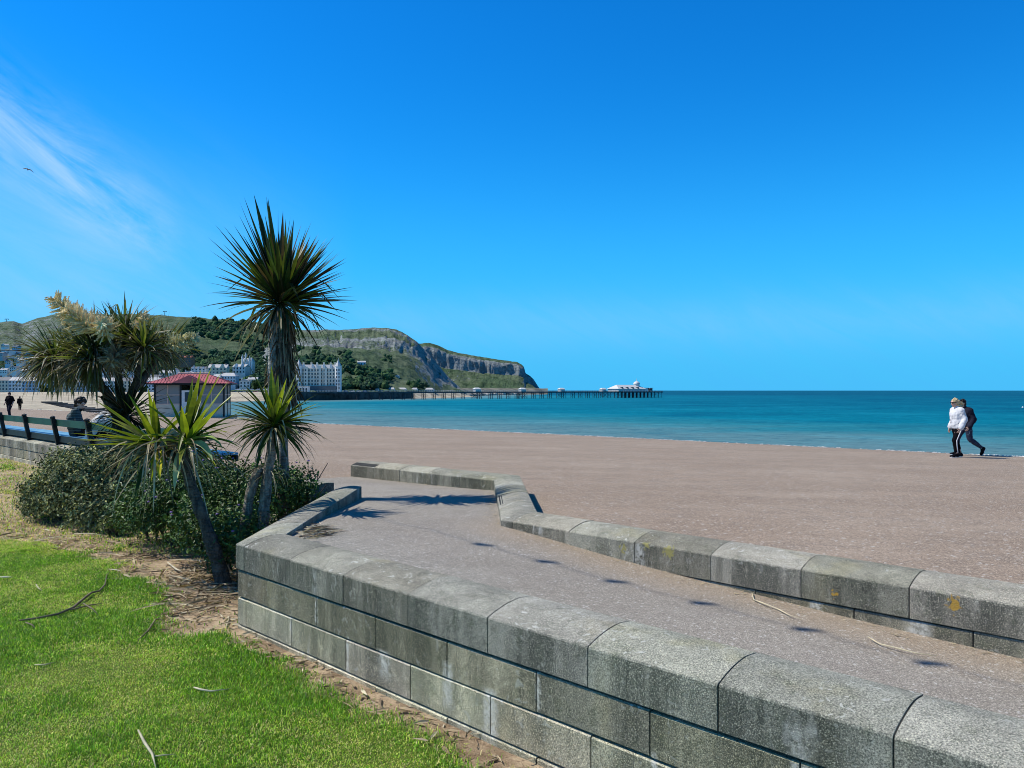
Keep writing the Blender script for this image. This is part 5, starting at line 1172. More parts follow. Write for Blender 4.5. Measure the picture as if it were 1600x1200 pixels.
strand([(30, 970), (55, 966), (90, 962), (115, 948), (135, 933), (143, 927), (155, 924), (164, 916), (167, 900), (172, 894)], .010, 'dead_branch', 'longest dark crooked dead branch lying across the lawn', (.20, .17, .13), 'branch', extra=([(130, 942), (145, 950), (153, 960)], [(110, 952), (140, 944), (165, 940)], [(40, 972), (50, 976), (55, 982)]))
strand([(216, 1003), (232, 985), (243, 969), (250, 967), (255, 971)], .006, 'twig', 'thin hooked dead twig on the lawn right of the long branch', (.24, .20, .14), 'twig')
strand([(216, 1146), (226, 1165), (238, 1184), (244, 1204)], .007, 'fallen_leaf', 'pale forked dead leaf strand at the bottom edge of the lawn', (.50, .47, .34), 'dead leaf', extra=([(238, 1184), (255, 1182), (274, 1180)],))
strand([(303, 1075), (315, 1079), (330, 1081), (362, 1077)], .006, 'fallen_leaf', 'pale straight dead leaf on the lawn near the wall, above the forked one', (.52, .48, .36), 'dead leaf')
strand([(0, 903), (10, 903.5), (21, 904)], .007, 'fallen_leaf', 'short white dead leaf at the left edge of the lawn', (.6, .57, .48), 'dead leaf')
strand([(54, 1040), (70, 1041), (86, 1038)], .005, 'fallen_leaf', 'small straw coloured leaf in the middle of the lawn, below the long branch', (.46, .42, .28), 'dead leaf')
strand([(56, 916), (60, 921), (66, 925)], .005, 'fallen_leaf', 'tiny straw coloured leaf on the lawn above the long branch', (.5, .46, .33), 'dead leaf')
strand([(116, 834), (140, 834), (165, 836)], .009, 'fallen_leaf', 'long pale leaf lying on the soil in front of the grey shrub', (.58, .5, .36), 'dead leaf', lift=.03)
strand([(262, 878), (275, 889), (286, 894)], .010, 'fallen_leaf', 'thick pale leaf on the soil left of the leaning palm stem', (.6, .54, .42), 'dead leaf', lift=.03)
strand([(1175, 926), (1178, 934), (1195, 941), (1215, 946), (1232, 955), (1255, 963)], .0035, 'fallen_leaf', 'thin pale curling leaf strip on the ramp, the left one by the seaward wall', (.62, .55, .40), 'dead leaf', ramp_z, .01)
strand([(1357, 984), (1375, 992), (1400, 998), (1430, 1004), (1465, 1008)], .0035, 'fallen_leaf', 'thin pale curling leaf strip on the ramp, the right one by the seaward wall', (.62, .55, .40), 'dead leaf', ramp_z, .01)
# ------------------------------------------------------------------ people
M['skin'] = simple('skin', (.52, .33, .25), .55, .08, 20, coord='obj', spec=.3)
M['cloth_white'] = simple('white_cloth', (.60, .60, .61), .85, .06, 9, bump=.4, bscale=18); M['cloth_navy'] = simple('navy_cloth', (.006, .007, .018), .9, .25, 9, bump=.4, bscale=18)
M['cloth_black'] = simple('black_cloth', (.005, .005, .007), .95, .3, 9, bump=.4, bscale=18, spec=.08); M['hair_blond'] = simple('blond_hair', (.52, .40, .22), .6, .4, 30, bump=.6, bscale=60); M['hair_dark'] = simple('dark_hair', (.022, .014, .010), .5, .5, 30, bump=.8, bscale=60)
M['shoe_white'] = simple('white_sole', (.75, .75, .75), .6, .05); M['cloth_cream'] = simple('pale_cloth', (.62, .60, .56), .85, .08, 9, bump=.4, bscale=18); M['eye'] = simple('dark_eye', (.03, .02, .015), .3, .2); M['lip'] = simple('lip', (.40, .17, .15), .5, .1)
def camo():
    m, nt, b = new_mat('patterned_denim'); h = NT(nt, 'obj'); n = h.noise(14, 4, .7)
    h.L(h.ramp(n, [(0, (.01, .014, .035)), (.5, (.015, .02, .05)), (.60, (.012, .018, .04)), (.66, (.22, .32, .40))]), b.inputs['Base Color']); b.inputs['Roughness'].default_value = .9; return m
M['camo'] = camo()
def stripe():
    m, nt, b = new_mat('striped_shirt'); h = NT(nt, 'obj'); w = nt.nodes.new('ShaderNodeTexWave'); w.bands_direction = 'Z'; w.inputs['Scale'].default_value = 9; w.inputs['Distortion'].default_value = .6; h.L(h.vec, w.inputs[0])
    h.L(h.mix(h.rng(w.outputs[1], .5, .8), (.012, .03, .035), (.075, .11, .11)), b.inputs['Base Color']); b.inputs['Roughness'].default_value = .9; return m
M['stripe'] = stripe()
def caps(bm, a, b, ra, rb, n=10):
    """tapered limb with rounded ends"""
    a = Vector(a); b = Vector(b); d = b - a; L = max(d.length, 1e-4); q = d.to_track_quat('Z', 'Y'); prof = []
    for k in range(5): t = math.pi / 2 * k / 4; prof.append((ra * math.sin(t), -ra * math.cos(t)))
    for k in range(5): t = math.pi / 2 * k / 4; prof.append((rb * math.cos(t), L + rb * math.sin(t)))
    vs = []
    for r, z in prof:
        vs.append([bm.verts.new(a + q @ Vector((max(r, 1e-4) * math.cos(6.2832 * k / n), max(r, 1e-4) * math.sin(6.2832 * k / n), z))) for k in range(n)])
    for i in range(len(vs) - 1):
        for k in range(n): bm.faces.new((vs[i][k], vs[i][(k + 1) % n], vs[i + 1][(k + 1) % n], vs[i + 1][k]))
    bm.faces.new(vs[0][::-1]); bm.faces.new(vs[-1])
def ball(bm, c, r, sq=(1, 1, 1), rot=None):
    bv, bf = ICO[2]; c = Vector(c); vv = []
    for v in bv:
        q = Vector((v.x * r * sq[0], v.y * r * sq[1], v.z * r * sq[2]))
        if rot is not None: q = rot @ q
        vv.append(bm.verts.new(c + q))
    for f in bf: bm.faces.new([vv[i] for i in f])
def fuse(bm, name, mat, parent, vox=.011, smooth_n=4, disp=0.0, dscale=9.0):
    """one continuous skin over the shapes"""
    me = bpy.data.meshes.new(name); bm.to_mesh(me); bm.free(); tmp = bpy.data.objects.new(name + '_tmp', me); COL.objects.link(tmp)
    m = tmp.modifiers.new('r', 'REMESH'); m.mode = 'VOXEL'; m.voxel_size = vox; s_ = tmp.modifiers.new('s', 'SMOOTH'); s_.factor = .5; s_.iterations = smooth_n
    dg = bpy.context.evaluated_depsgraph_get(); ev_ = tmp.evaluated_get(dg); out = bpy.data.meshes.new_from_object(ev_); bpy.data.objects.remove(tmp)
    out.name = name
    if disp:
        for v in out.vertices: v.co += v.normal * disp * fbm(v.co.x * dscale, v.co.y * dscale, v.co.z * dscale, 3)
    out.polygons.foreach_set('use_smooth', [True] * len(out.polygons)); out.materials.clear()
    return link(name, out, mat, parent)
def hand(bm, wrist, d, palm_n, s=1.0, curl=.5):
    """palm, four unequal bent fingers and a thumb from the side of the palm"""
    d = Vector(d).normalized(); n = Vector(palm_n); n = (n - d * n.dot(d)).normalized(); x = d.cross(n); w = Vector(wrist)
    for k in (-1, 0, 1): caps(bm, w + x * k * .018 * s, w + d * .075 * s + x * k * .026 * s, .016 * s, .013 * s, 8)
    for k, L in zip((-1.5, -.5, .5, 1.5), (.068, .078, .073, .056)):
        a = w + d * .082 * s + x * k * .019 * s; dd = (d + n * curl * .5).normalized(); b = a + dd * L * .5 * s; dd = (d + n * curl * 1.4).normalized(); c = b + dd * L * .55 * s
        caps(bm, a, b, .0095 * s, .0085 * s, 7); caps(bm, b, c, .0085 * s, .0068 * s, 7)
    a = w + d * .025 * s - x * .03 * s; b = a + (d * .6 - x * .7 + n * .3).normalized() * .04 * s; c = b + (d * .9 - x * .1 + n * .4).normalized() * .032 * s
    caps(bm, a, b, .013 * s, .011 * s, 7); caps(bm, b, c, .0105 * s, .008 * s, 7)
def head_shape(bm, c, fwd, up, s=1.0):
    f = Vector(fwd).normalized(); u = Vector(up); u = (u - f * u.dot(f)).normalized(); x = f.cross(u); Rm = Matrix((x, f, u)).transposed(); c = Vector(c); k = s
    ball(bm, c + u * .03 * k, .098 * k, (.80, 1.0, .98), Rm); ball(bm, c + f * .03 * k - u * .045 * k, .074 * k, (.86, .9, 1.0), Rm); ball(bm, c + f * .066 * k - u * .092 * k, .032 * k, (1, .8, .8), Rm)
    caps(bm, c + f * .096 * k + u * .012 * k, c + f * .118 * k - u * .028 * k, .010 * k, .015 * k, 8)                      # nose
    caps(bm, c + f * .088 * k + u * .035 * k - x * .04 * k, c + f * .088 * k + u * .035 * k + x * .04 * k, .013 * k, .013 * k, 8)  # brow
    caps(bm, c + f * .088 * k - u * .060 * k - x * .02 * k, c + f * .088 * k - u * .060 * k + x * .02 * k, .010 * k, .010 * k, 8)  # lips
    for sx in (-1, 1): ball(bm, c + x * sx * .080 * k - f * .002 * k - u * .005 * k, .030 * k, (.35, .7, 1.05), Rm)
    return c, f, u, x
def face_bits(parent, H, s=1.0):
    c, f, u, x = H
    for sx in (-1, 1): mb = MB(); mb.blob(c + f * .0915 * s + u * .012 * s + x * sx * .033 * s, .0105 * s, 2, 0, (1, .7, .8)); mb.build('eye', M['eye'], parent, smooth=True)
    mb = MB(); mb.tube([c + f * .0985 * s - u * .060 * s - x * .02 * s, c + f * .101 * s - u * .059 * s, c + f * .0985 * s - u * .060 * s + x * .02 * s], [.002, .0045, .002], 6); mb.build('mouth', M['lip'], parent, smooth=True)
def person(label, loc, rz, J, parts, s=1.0, head_fwd=(0, 1, 0), head_up=(0, 0, 1), group=None, hcurl=.5, bulk=1.0, belly=1.0, fine=.009):
    """J: joints. One fused body mesh, clothes over it as children."""
    root = empty('person', loc, rz); tag(root, label, 'person', group); root.scale = (s, s, s); V = {k: Vector(v) for k, v in J.items()}; bm = bmesh.new(); B = bulk
    H = head_shape(bm, V['head'], head_fwd, head_up)
    caps(bm, V['neck'], V['head'] - Vector((0, 0, .03)), .058, .052); torso(bm, V, 0, B, belly)
    for sd in 'LR':
        limb_(bm, V, sd, 0, B); hd = (V['wr' + sd] - V['el' + sd]).normalized(); hand(bm, V['wr' + sd] + hd * .015, hd, V.get('pn' + sd, Vector((1 if sd == 'L' else -1, .2, 0))), 1.0, hcurl)
        leg_(bm, V, sd, 0, B); foot(bm, V, sd, 0)
    body = fuse(bm, 'body', M['skin'], root, fine, 3); face_bits(root, H)
    for nm_, mat, kind, kw in parts:
        bm = bmesh.new()
        if kind == 'top':
            torso(bm, V, kw.get('g', .022), B, belly, low=kw.get('low', .06))
            for sd in 'LR': limb_(bm, V, sd, kw.get('g', .02), B, kw.get('sleeve', 1.0))
            caps(bm, V['neck'] - Vector((0, 0, .03)), V['neck'] + (V['head'] - V['neck']) * .25, .07, .064)
            if kw.get('hood'): ball(bm, V['neck'] - Vector(head_fwd) * .09, .085, (1.2, .7, .9))
            fuse(bm, nm_, mat, root, .012, 5, .022, 7)
        elif kind == 'legs':
            pelvis(bm, V, .018, B)
            for sd in 'LR': leg_(bm, V, sd, kw.get('g', .02), B, kw.get('len', .93))
            o = fuse(bm, nm_, mat if not isinstance(mat, tuple) else mat[0], root, .012, 4, .012)
        elif kind == 'stripe':
            for sd in 'LR':
                if kw.get('only') and sd != kw['only']: continue
                o_ = Vector(kw['off']); mb = MB(); pts = [V['hp' + sd].lerp(V['kn' + sd], t) + o_ * (.115 * B) * (1 - .22 * t) for t in (0.05, .35, .7, 1)] + [V['kn' + sd].lerp(V['an' + sd], t) + o_ * (.088 - .022 * t) for t in (.3, .6, .88)]
                mb.tube(pts, [.014] * len(pts), 6); mb.build(nm_, mat, root, smooth=True)
            bm.free()
        elif kind == 'shoes':
            for sd in 'LR':
                b2 = bmesh.new(); foot(b2, V, sd, .012); so = fuse(b2, 'shoe', mat, root, .009, 2)
                b3 = bmesh.new(); t_, h_ = V['to' + sd], V['he' + sd]; dn_ = Vector(kw.get('dn' + sd, (0, 0, -1))); caps(b3, h_ + dn_ * .028, t_ + dn_ * .02, .034, .036, 8); x_ = (t_ - h_).cross(Vector((0, 0, 1))).normalized() * .018; caps(b3, h_ + dn_ * .028, t_ + dn_ * .02 + x_, .030, .034, 8); caps(b3, h_ + dn_ * .028, t_ + dn_ * .02 - x_, .030, .034, 8); fuse(b3, 'sole', kw.get('sole', M['shoe_white']), so, .009, 2)
            bm.free()
        elif kind == 'hair':
            c, f, u, x = H; Rm = Matrix((x, f, u)).transposed(); ball(bm, c + u * .045 - f * .018, .108, (.88, .98, .95), Rm); ball(bm, c - f * .05 - u * .01, .085, (.98, .8, 1.1), Rm)
            for a, b, r0, r1 in kw.get('locks', ()): caps(bm, c + x * a[0] + f * a[1] + u * a[2], c + x * b[0] + f * b[1] + u * b[2], r0, r1)
            for k in range(kw.get('curls', 0)):
                az = random.uniform(0, 6.28); el = random.uniform(-.3, 1.5); q = Vector((math.cos(az) * math.cos(el) * .9, math.sin(az) * math.cos(el), math.sin(el)))
                if q.y > .35 and q.z < .35: continue
                ball(bm, c + Rm @ (q * .108) + u * .035 - f * .015, random.uniform(.022, .038))
            fuse(bm, nm_, mat, root, .009, 2, .012, 22)
        elif kind == 'cap':
            c, f, u, x = H; Rm = Matrix((x, f, u)).transposed(); ball(bm, c + u * .062 - f * .006, .106, (.86, 1.0, .72), Rm); o = fuse(bm, nm_, mat, root, .009, 3)
            b2 = bmesh.new(); ball(b2, c + u * .055 + f * .125, .075, (.95, .85, .12), Rm); fuse(b2, 'peak', mat, o, .008, 1)
        elif kind == 'glasses':
            c, f, u, x = H; mb = MB()
            for sx in (-1, 1): mb.blob(c + f * .100 + u * .014 + x * sx * .034, .026, 2, 0, (1, .45, .75)); mb.tube([c + f * .095 + u * .018 + x * sx * .058, c + f * .05 + u * .025 + x * sx * .088, c - f * .03 + u * .03 + x * sx * .088], [.007, .008, .006], 6)
            mb.tube([c + f * .108 + u * .018 - x * .02, c + f * .108 + u * .018 + x * .02], [.006, .006], 6); mb.build(nm_, mat, root, smooth=True); bm.free()
        elif kind == 'band':
            c, f, u, x = H; mb = MB(); pts = [c + (f * math.cos(a) * .112 + x * math.sin(a) * .098) + u * (.062 + .02 * math.cos(a)) - f * .01 for a in [6.2832 * k / 20 for k in range(21)]]; mb.tube(pts, [.016] * 21, 6, False); mb.build(nm_, mat, root, smooth=True); bm.free()
    return root
def torso(bm, V, g, B, belly=1.0, low=.0):
    pelvis(bm, V, g, B, low); x = (V['shR'] - V['shL']).normalized(); w = V['waist']; c = V['chest']
    for sd in (-1, 1):
        caps(bm, V['pelvis'] + x * sd * .05 * B, w + x * sd * .055 * B, .115 * B * belly + g, .105 * B * belly + g); caps(bm, w + x * sd * .055 * B, c + x * sd * .07 * B, .105 * B * belly + g, .112 * B + g)
    caps(bm, c, V['neck'], .125 * B + g, .07 + g * .5); caps(bm, V['shL'], V['shR'], .062 * B + g, .062 * B + g)
    for s_ in 'LR': caps(bm, c + x * (.07 if s_ == 'R' else -.07), V['sh' + s_], .10 * B + g, .058 * B + g)
def pelvis(bm, V, g, B, low=.0):
    for s_ in 'LR': caps(bm, V['hp' + s_] + Vector((0, 0, .03)), V['pelvis'] + (V['hp' + s_] - V['pelvis']) * .35, .105 * B + g, .115 * B + g)
def limb_(bm, V, sd, g, B, ln=1.0):
    s_, e, w = V['sh' + sd], V['el' + sd], V['wr' + sd]
    if ln >= .99: caps(bm, s_, e, .054 * B + g, .042 * B + g); caps(bm, e, e.lerp(w, .97 if g else 1.0), .043 * B + g, .030 + g * 1.1)
    else: caps(bm, s_, s_.lerp(e, ln), .056 * B + g, .05 * B + g)
def leg_(bm, V, sd, g, B, ln=1.0):
    h_, k, a = V['hp' + sd], V['kn' + sd], V['an' + sd]
    caps(bm, h_, k, .092 * B + g, .058 * B + g)
    if ln > .02: m_ = k.lerp(a, .3); caps(bm, k, m_, .056 * B + g, .058 * B + g); caps(bm, m_, k.lerp(a, ln), .058 * B + g, .038 + g * .9)
def foot(bm, V, sd, g):
    a, t, h_ = V['an' + sd], V['to' + sd], V['he' + sd]; caps(bm, a, h_, .038 + g, .034 + g); caps(bm, h_, t, .034 + g, .030 + g); caps(bm, a, h_.lerp(t, .65), .036 + g, .036 + g); x = (t - h_).cross(Vector((0, 0, 1))).normalized() * .017; caps(bm, h_.lerp(t, .7) + x, t + x, .03 + g, .026 + g); caps(bm, h_.lerp(t, .7) - x, t - x, .03 + g, .024 + g)
def stand(**k):
    J = dict(head=(0, .02, 1.63), neck=(0, -.01, 1.46), chest=(0, 0, 1.28), waist=(0, .01, 1.08), pelvis=(0, 0, .96), shL=(-.18, -.01, 1.40), shR=(.18, -.01, 1.40), elL=(-.24, -.03, 1.13), elR=(.24, -.03, 1.13), wrL=(-.25, .06, .90), wrR=(.25, .06, .90),
             hpL=(-.09, 0, .90), hpR=(.09, 0, .90), knL=(-.10, .03, .49), knR=(.10, .03, .49), anL=(-.10, -.01, .085), anR=(.10, -.01, .085), heL=(-.10, -.045, .04), heR=(.10, -.045, .04), toL=(-.11, .15, .035), toR=(.11, .15, .035)); J.update(k); return J
# the couple walking along the promenade edge (facing left = +90 degrees)
qW = prom_hit(1496, 714.5); sW = (714.5 - 622) / F * qW.y / 1.74
person('woman with windblown blond hair in white jacket and striped black leggings on the promenade edge', qW, R(97),
       stand(head=(0, .08, 1.60), neck=(0, .02, 1.44), chest=(0, .01, 1.27), shL=(-.17, 0, 1.38), shR=(.17, 0, 1.38), elL=(-.25, -.05, 1.12), wrL=(-.25, .09, .87), elR=(.24, -.03, 1.11), wrR=(.23, .06, .87), knL=(-.09, .16, .50), anL=(-.09, .10, .10), heL=(-.09, .06, .055), toL=(-.09, .26, .04), knR=(.09, -.02, .49), anR=(.09, -.16, .10), heR=(.09, -.20, .06), toR=(.09, 0, .035)),
       [('jacket', M['cloth_white'], 'top', dict(g=.034)), ('leggings', M['cloth_black'], 'legs', dict(g=.008, len=.88)), ('side_stripe', M['cloth_white'], 'stripe', dict(off=(-1, 0, 0), only='L')), ('shoe', M['cloth_black'], 'shoes', {}), ('sunglasses', M['cloth_black'], 'glasses', {}), 
        ('hair', M['hair_blond'], 'hair', dict(locks=(((-.04, -.06, .03), (-.06, -.20, -.05), .06, .03), ((.03, -.07, .02), (.0, -.22, -.02), .06, .025), ((0, -.08, -.03), (-.03, -.19, -.12), .055, .03), ((-.05, -.02, -.03), (-.08, -.12, -.12), .04, .025))))], sW, (0, 1, -.12), bulk=1.06, belly=1.06, fine=.008)
qM = prom_hit(1513, 713.0); sM = (713 - 623) / F * qM.y / 1.74
person('man in navy top, black cap and patched jeans striding beside the blond woman', qM + Vector((.20, .45, -.012)), R(93),
       stand(head=(0, .12, 1.60), neck=(0, .04, 1.44), chest=(0, 0, 1.28), waist=(0, -.03, 1.08), shL=(-.19, .0, 1.39), shR=(.19, .0, 1.39), elL=(-.26, -.08, 1.12), wrL=(-.25, .06, .90), elR=(.26, .06, 1.12), wrR=(.24, .24, .96),
             knL=(-.10, -.06, .50), anL=(-.10, -.44, .24), heL=(-.10, -.50, .22), toL=(-.10, -.42, .045), knR=(.10, .22, .52), anR=(.10, .24, .10), heR=(.10, .20, .05), toR=(.10, .40, .045)),
       [('sweater', M['cloth_navy'], 'top', dict(g=.03)), ('jeans', M['camo'], 'legs', dict(g=.016)), ('shoe', M['cloth_black'], 'shoes', dict(dnL=(0, -.85, -.45))), ('hair', M['hair_dark'], 'hair', {}), ('cap', M['cloth_black'], 'cap', {})], sM, (0, 1, -.1), bulk=1.1, fine=.008)
# two walkers far along the promenade
qA = prom_hit(15, 651); sA = (651 - 613) / F * qA.y / 1.76
person('broad man in dark clothes and cap walking the promenade at the far left', qA, R(180 - 8),
       stand(knL=(-.10, .16, .50), anL=(-.10, .14, .09), heL=(-.10, .10, .045), toL=(-.11, .29, .04), knR=(.10, -.02, .49), anR=(.10, -.16, .11), heR=(.10, -.20, .07), toR=(.11, 0, .035), elL=(-.30, -.05, 1.14), elR=(.30, -.02, 1.14), wrL=(-.32, .10, .93), wrR=(.30, .12, .93)),
       [('shirt', M['cloth_black'], 'top', dict(g=.035, sleeve=.85)), ('trousers', M['cloth_navy'], 'legs', dict(g=.03)), ('shoe', M['cloth_black'], 'shoes', {}), ('hair', M['hair_dark'], 'hair', {}), ('cap', M['cloth_black'], 'cap', {})], sA, bulk=1.2, fine=.012)
qB = prom_hit(31, 641); sB = (641 - 619.5) / F * qB.y / 1.74
person('small distant walker in black to the right of the broad man on the promenade', qB, R(25),
       stand(knL=(-.10, .16, .50), anL=(-.10, .14, .09), heL=(-.10, .10, .045), toL=(-.11, .29, .04), knR=(.10, -.02, .49), anR=(.10, -.16, .11), heR=(.10, -.20, .07), toR=(.11, 0, .035)),
       [('coat', M['cloth_black'], 'top', dict(g=.035)), ('trousers', M['cloth_black'], 'legs', dict(g=.02)), ('shoe', M['cloth_black'], 'shoes', {}), ('hair', M['hair_dark'], 'hair', {})], sB, bulk=1.05, fine=.014)

# ------------------------------------------------------------------ the long bench on the wall and its sitters
SEAT = 1.0; M['green'] = simple('dark_green_paint', (.010, .050, .028), .45, .3, 3, spec=.4); M['seat_blue'] = simple('sky_sheen_blue', (.15, .34, .48), .4, .2, 2.5, spec=.4)  # seat blue lightened in the colour for the sky it reflects
M['post'] = simple('black_green_paint', (.010, .016, .018), .5, .3, 4)
bd = empty('bench', (*xy(-11.75, 5.4), 0), math.atan2(DE.y, DE.x)); tag(bd, 'long bench with dark green back rail and blue slatted seat standing on the stone wall', 'bench')
LB = -34.0       # it runs on along the wall, out of the picture
mb = MB(); mb.box(LB, .0, -.155, -.115, 1.215, 1.36); mb.build('backrest_rail', M['green'], bd)
mb = MB()
for k in range(4):
    x0 = LB
    while x0 < 0: x1 = min(0, x0 + 2.92); mb.box(x0 + .004, x1 - .004, -.06 + k * .135, .06 + k * .135, SEAT - .035 + .003 * ((k + int(x0)) % 2), SEAT + .003 * ((k + int(x0)) % 2)); x0 = x1
mb.build('seat', M['seat_blue'], bd)
mb = MB(); mb.box(LB, 0, -.10, -.065, SEAT - .14, SEAT - .005); mb.box(LB, 0, .43, .465, SEAT - .14, SEAT - .04); mb.build('seat_frame', M['post'], bd)
x = -1.0
e_post = [es(*P(87, 697, 16.97).xy)[0] + 11.75, es(*P(35, 690, 18.45).xy)[0] + 11.75]
sp_ = abs(e_post[1] - e_post[0]); x = e_post[0] + sp_ * 6
while x > LB + .5:
    if x < -.1:
        mb = MB(); mb.bar((x, -.10, .80), (x, -.205, 1.37), .075, .085, (0, 1, 0)); mb.blob((x, -.213, 1.40), .062, 1, 0, (1, 1, .75)); mb.build('post', M['post'], bd)
        mb = MB(); mb.box(x - .04, x + .04, -.12, .44, .815, SEAT - .145); mb.build('bracket', M['post'], bd)
    x -= sp_
def sit(**k):
    J = dict(head=(0, .06, .72), neck=(0, .0, .56), chest=(0, -.02, .39), waist=(0, -.02, .20), pelvis=(0, 0, .10), shL=(-.18, 0, .50), shR=(.18, 0, .50), elL=(-.24, .10, .26), elR=(.24, .10, .26), wrL=(-.12, .32, .24), wrR=(.12, .32, .24),
             hpL=(-.09, .02, .09), hpR=(.09, .02, .09), knL=(-.12, .44, .09), knR=(.12, .44, .09), anL=(-.12, .47, -.33), anR=(.12, .47, -.33), heL=(-.12, .43, -.37), heR=(.12, .43, -.37), toL=(-.13, .62, -.375), toR=(.13, .62, -.375)); J.update(k); return J
def seat_at(px, off=.12):
    u = (px - 800) / F; s_ = 5.4 + off; Yq = s_ / (DN.x * u + DN.y); return Vector((u * Yq, Yq, SEAT + .008))
face = math.atan2(DN.y, DN.x) - math.pi / 2
person('bearded man with dark curly hair and dark striped shirt sitting on the bench, head bowed', seat_at(118), face - R(18),
       sit(head=(.05, .10, .69), neck=(.02, .04, .54)), [('shirt', M['stripe'], 'top', dict(g=.026)), ('trousers', M['cloth_navy'], 'legs', dict(g=.018)), ('shoe', M['cloth_black'], 'shoes', {}), ('hair', M['hair_dark'], 'hair', dict(curls=70, locks=(((0, -.08, .0), (0, -.13, -.07), .06, .04), ((-.02, .075, -.085), (.02, .08, -.1), .034, .034))))], 1.0, (.72, .62, -.32), bulk=1.05)
person('person in pale top bending forward on the bench, half hidden by palm leaves', seat_at(146), face - R(30),
       sit(head=(.02, .50, .38), neck=(.01, .38, .43), chest=(0, .24, .40), waist=(0, .07, .26), shL=(-.18, .34, .42), shR=(.18, .34, .42), elL=(-.22, .44, .18), elR=(.22, .44, .18), wrL=(-.08, .56, .10), wrR=(.08, .56, .10)), [('top', M['cloth_cream'], 'top', dict(g=.032, hood=1)), ('trousers', M['cloth_black'], 'legs', dict(g=.02)), ('shoe', M['cloth_black'], 'shoes', {}), ('hair', M['hair_dark'], 'hair', {})], 1.0, (.1, .75, -.65), (0, .5, .8), bulk=1.1)
# dark rucksack between them
rs_ = empty('rucksack', seat_at(141, .06)); tag(rs_, 'black rucksack on the bench beside the person in the pale top', 'bag'); bm = bmesh.new(); ball(bm, (0, 0, .17), .17, (.9, .65, 1.0)); ball(bm, (0, .06, .11), .10, (1.1, .7, .9)); fuse(bm, 'bag', M['cloth_black'], rs_, .012, 4, .01)
mb = MB(); mb.tube([(-.04, 0, .33), (-.02, 0, .375), (.02, 0, .375), (.04, 0, .33)], [.009] * 4, 6); mb.build('handle', M['cloth_navy'], rs_)

# ------------------------------------------------------------------ promenade shelter
q = prom_hit(303, 651); SY = q.y; k_ = SY / F
sh = empty('shelter', q, R(14)); tag(sh, 'small promenade shelter with red ribbed hipped roof and glazed cream walls', 'shelter')
hw, hd, eh = 2.35, 1.9, (651 - 600) * k_; top = (651 - 583.5) * k_
M['roofred'] = simple('red_roof_metal', (.44, .13, .125), .5, .18, 1.5); M['roofedge'] = simple('cream_ridge', (.62, .45, .36), .6, .1, 2); M['cream'] = simple('cream_paint', (.56, .52, .41), .6, .08, 3); M['door'] = simple('white_door', (.78, .78, .75), .5, .05, 3)
m, nt, b = new_mat('shelter_glass'); b.inputs['Base Color'].default_value = (.32, .35, .34, 1); b.inputs['Roughness'].default_value = .12; b.inputs['Transmission Weight'].default_value = .25; b.inputs['IOR'].default_value = 1.05; M['glass'] = m
mb = MB(); mb.box(-hw - .5, hw + .5, -hd - .5, hd + .5, -.25, .045); mb.build('plinth', M['ramp'], sh)
mb = MB()
for x in (-hw, -.62, .62, hw):
    for y in (-hd, hd): mb.box(x - .06, x + .06, y - .06, y + .06, .05, eh)
for x in (-hw, hw): mb.box(x - .06, x + .06, -.06, .06, .05, eh)
mb.build('post', M['post'], sh)
bays = [('x', x0, x1, y) for x0, x1 in ((-hw + .062, -.682), (.682, hw - .062)) for y in (-hd, hd)] + [('y', y0, y1, x) for x in (-hw, hw) for y0, y1 in ((-hd + .062, -.062), (.062, hd - .062))]
for ax_, a0, a1, fix in bays:       # each bay: a boarded panel below, a glazed frame above
    def bx_(mb, u0, u1, t_, z0, z1): mb.box(*((u0, u1, fix - t_, fix + t_) if ax_ == 'x' else (fix - t_, fix + t_, u0, u1)), z0, z1)
    mb = MB(); bx_(mb, a0, a1, .03, .05, .95); mb.build('panel', M['cream'], sh)
    am = (a0 + a1) / 2; mb = MB(); bx_(mb, a0, a1, .035, .951, 1.02); bx_(mb, a0, a1, .035, 1.62, 1.68); bx_(mb, am - .03, am + .03, .032, 1.0, 1.64); bx_(mb, am - .03, am + .03, .032, 1.66, eh - .1); wf_ = mb.build('window_frame', M['roofedge'], sh)
    mb = MB(); bx_(mb, a0, a1, .008, 1.0, eh - .1); mb.build('window_pane', M['glass'], wf_)
for y in (-hd, hd):
    mb = MB(); mb.box(-.55, .55, y - .03, y + .03, .05, 1.98); d_ = mb.build('door', M['door'], sh); s_ = -1 if y < 0 else 1
    mb = MB(); mb.box(-.33, -.03, y + s_ * .031, y + s_ * .05, 1.15, 1.85); mb.box(.03, .33, y + s_ * .031, y + s_ * .05, 1.15, 1.85); mb.build('door_pane', M['pane'], d_)
    mb = MB(); mb.tube([(math.cos(a) * .10, y + s_ * .036, .78 + math.sin(a) * .14) for a in [6.2832 * k / 14 for k in range(15)]], [.022] * 15, 6, False); mb.tube([(0, y + s_ * .036, .64), (0, y + s_ * .036, .52)], [.02, .02], 6); mb.build('emblem', M['post'], d_)
mb = MB(); mb.box(-hw - .08, hw + .08, -hd - .08, hd + .08, eh - .1, eh); mb.build('beam', M['post'], sh)
rw_, rd_ = hw + .55, hd + .55; rt = 1.0
def rpt(x, y):   # height of the hipped roof
    f = min((rw_ - abs(x)) / (rw_ - rt), (rd_ - abs(y)) / rd_); return eh + .02 + (top - eh - .05) * min(1, f)
mb = MB(); z0 = eh + .02; zt = top - .03
mb.add([(-rw_, -rd_, z0), (rw_, -rd_, z0), (rw_, rd_, z0), (-rw_, rd_, z0), (-rt, 0, zt), (rt, 0, zt)], [(0, 1, 5, 4), (2, 3, 4, 5), (0, 4, 3), (1, 2, 5), (0, 3, 2, 1)])
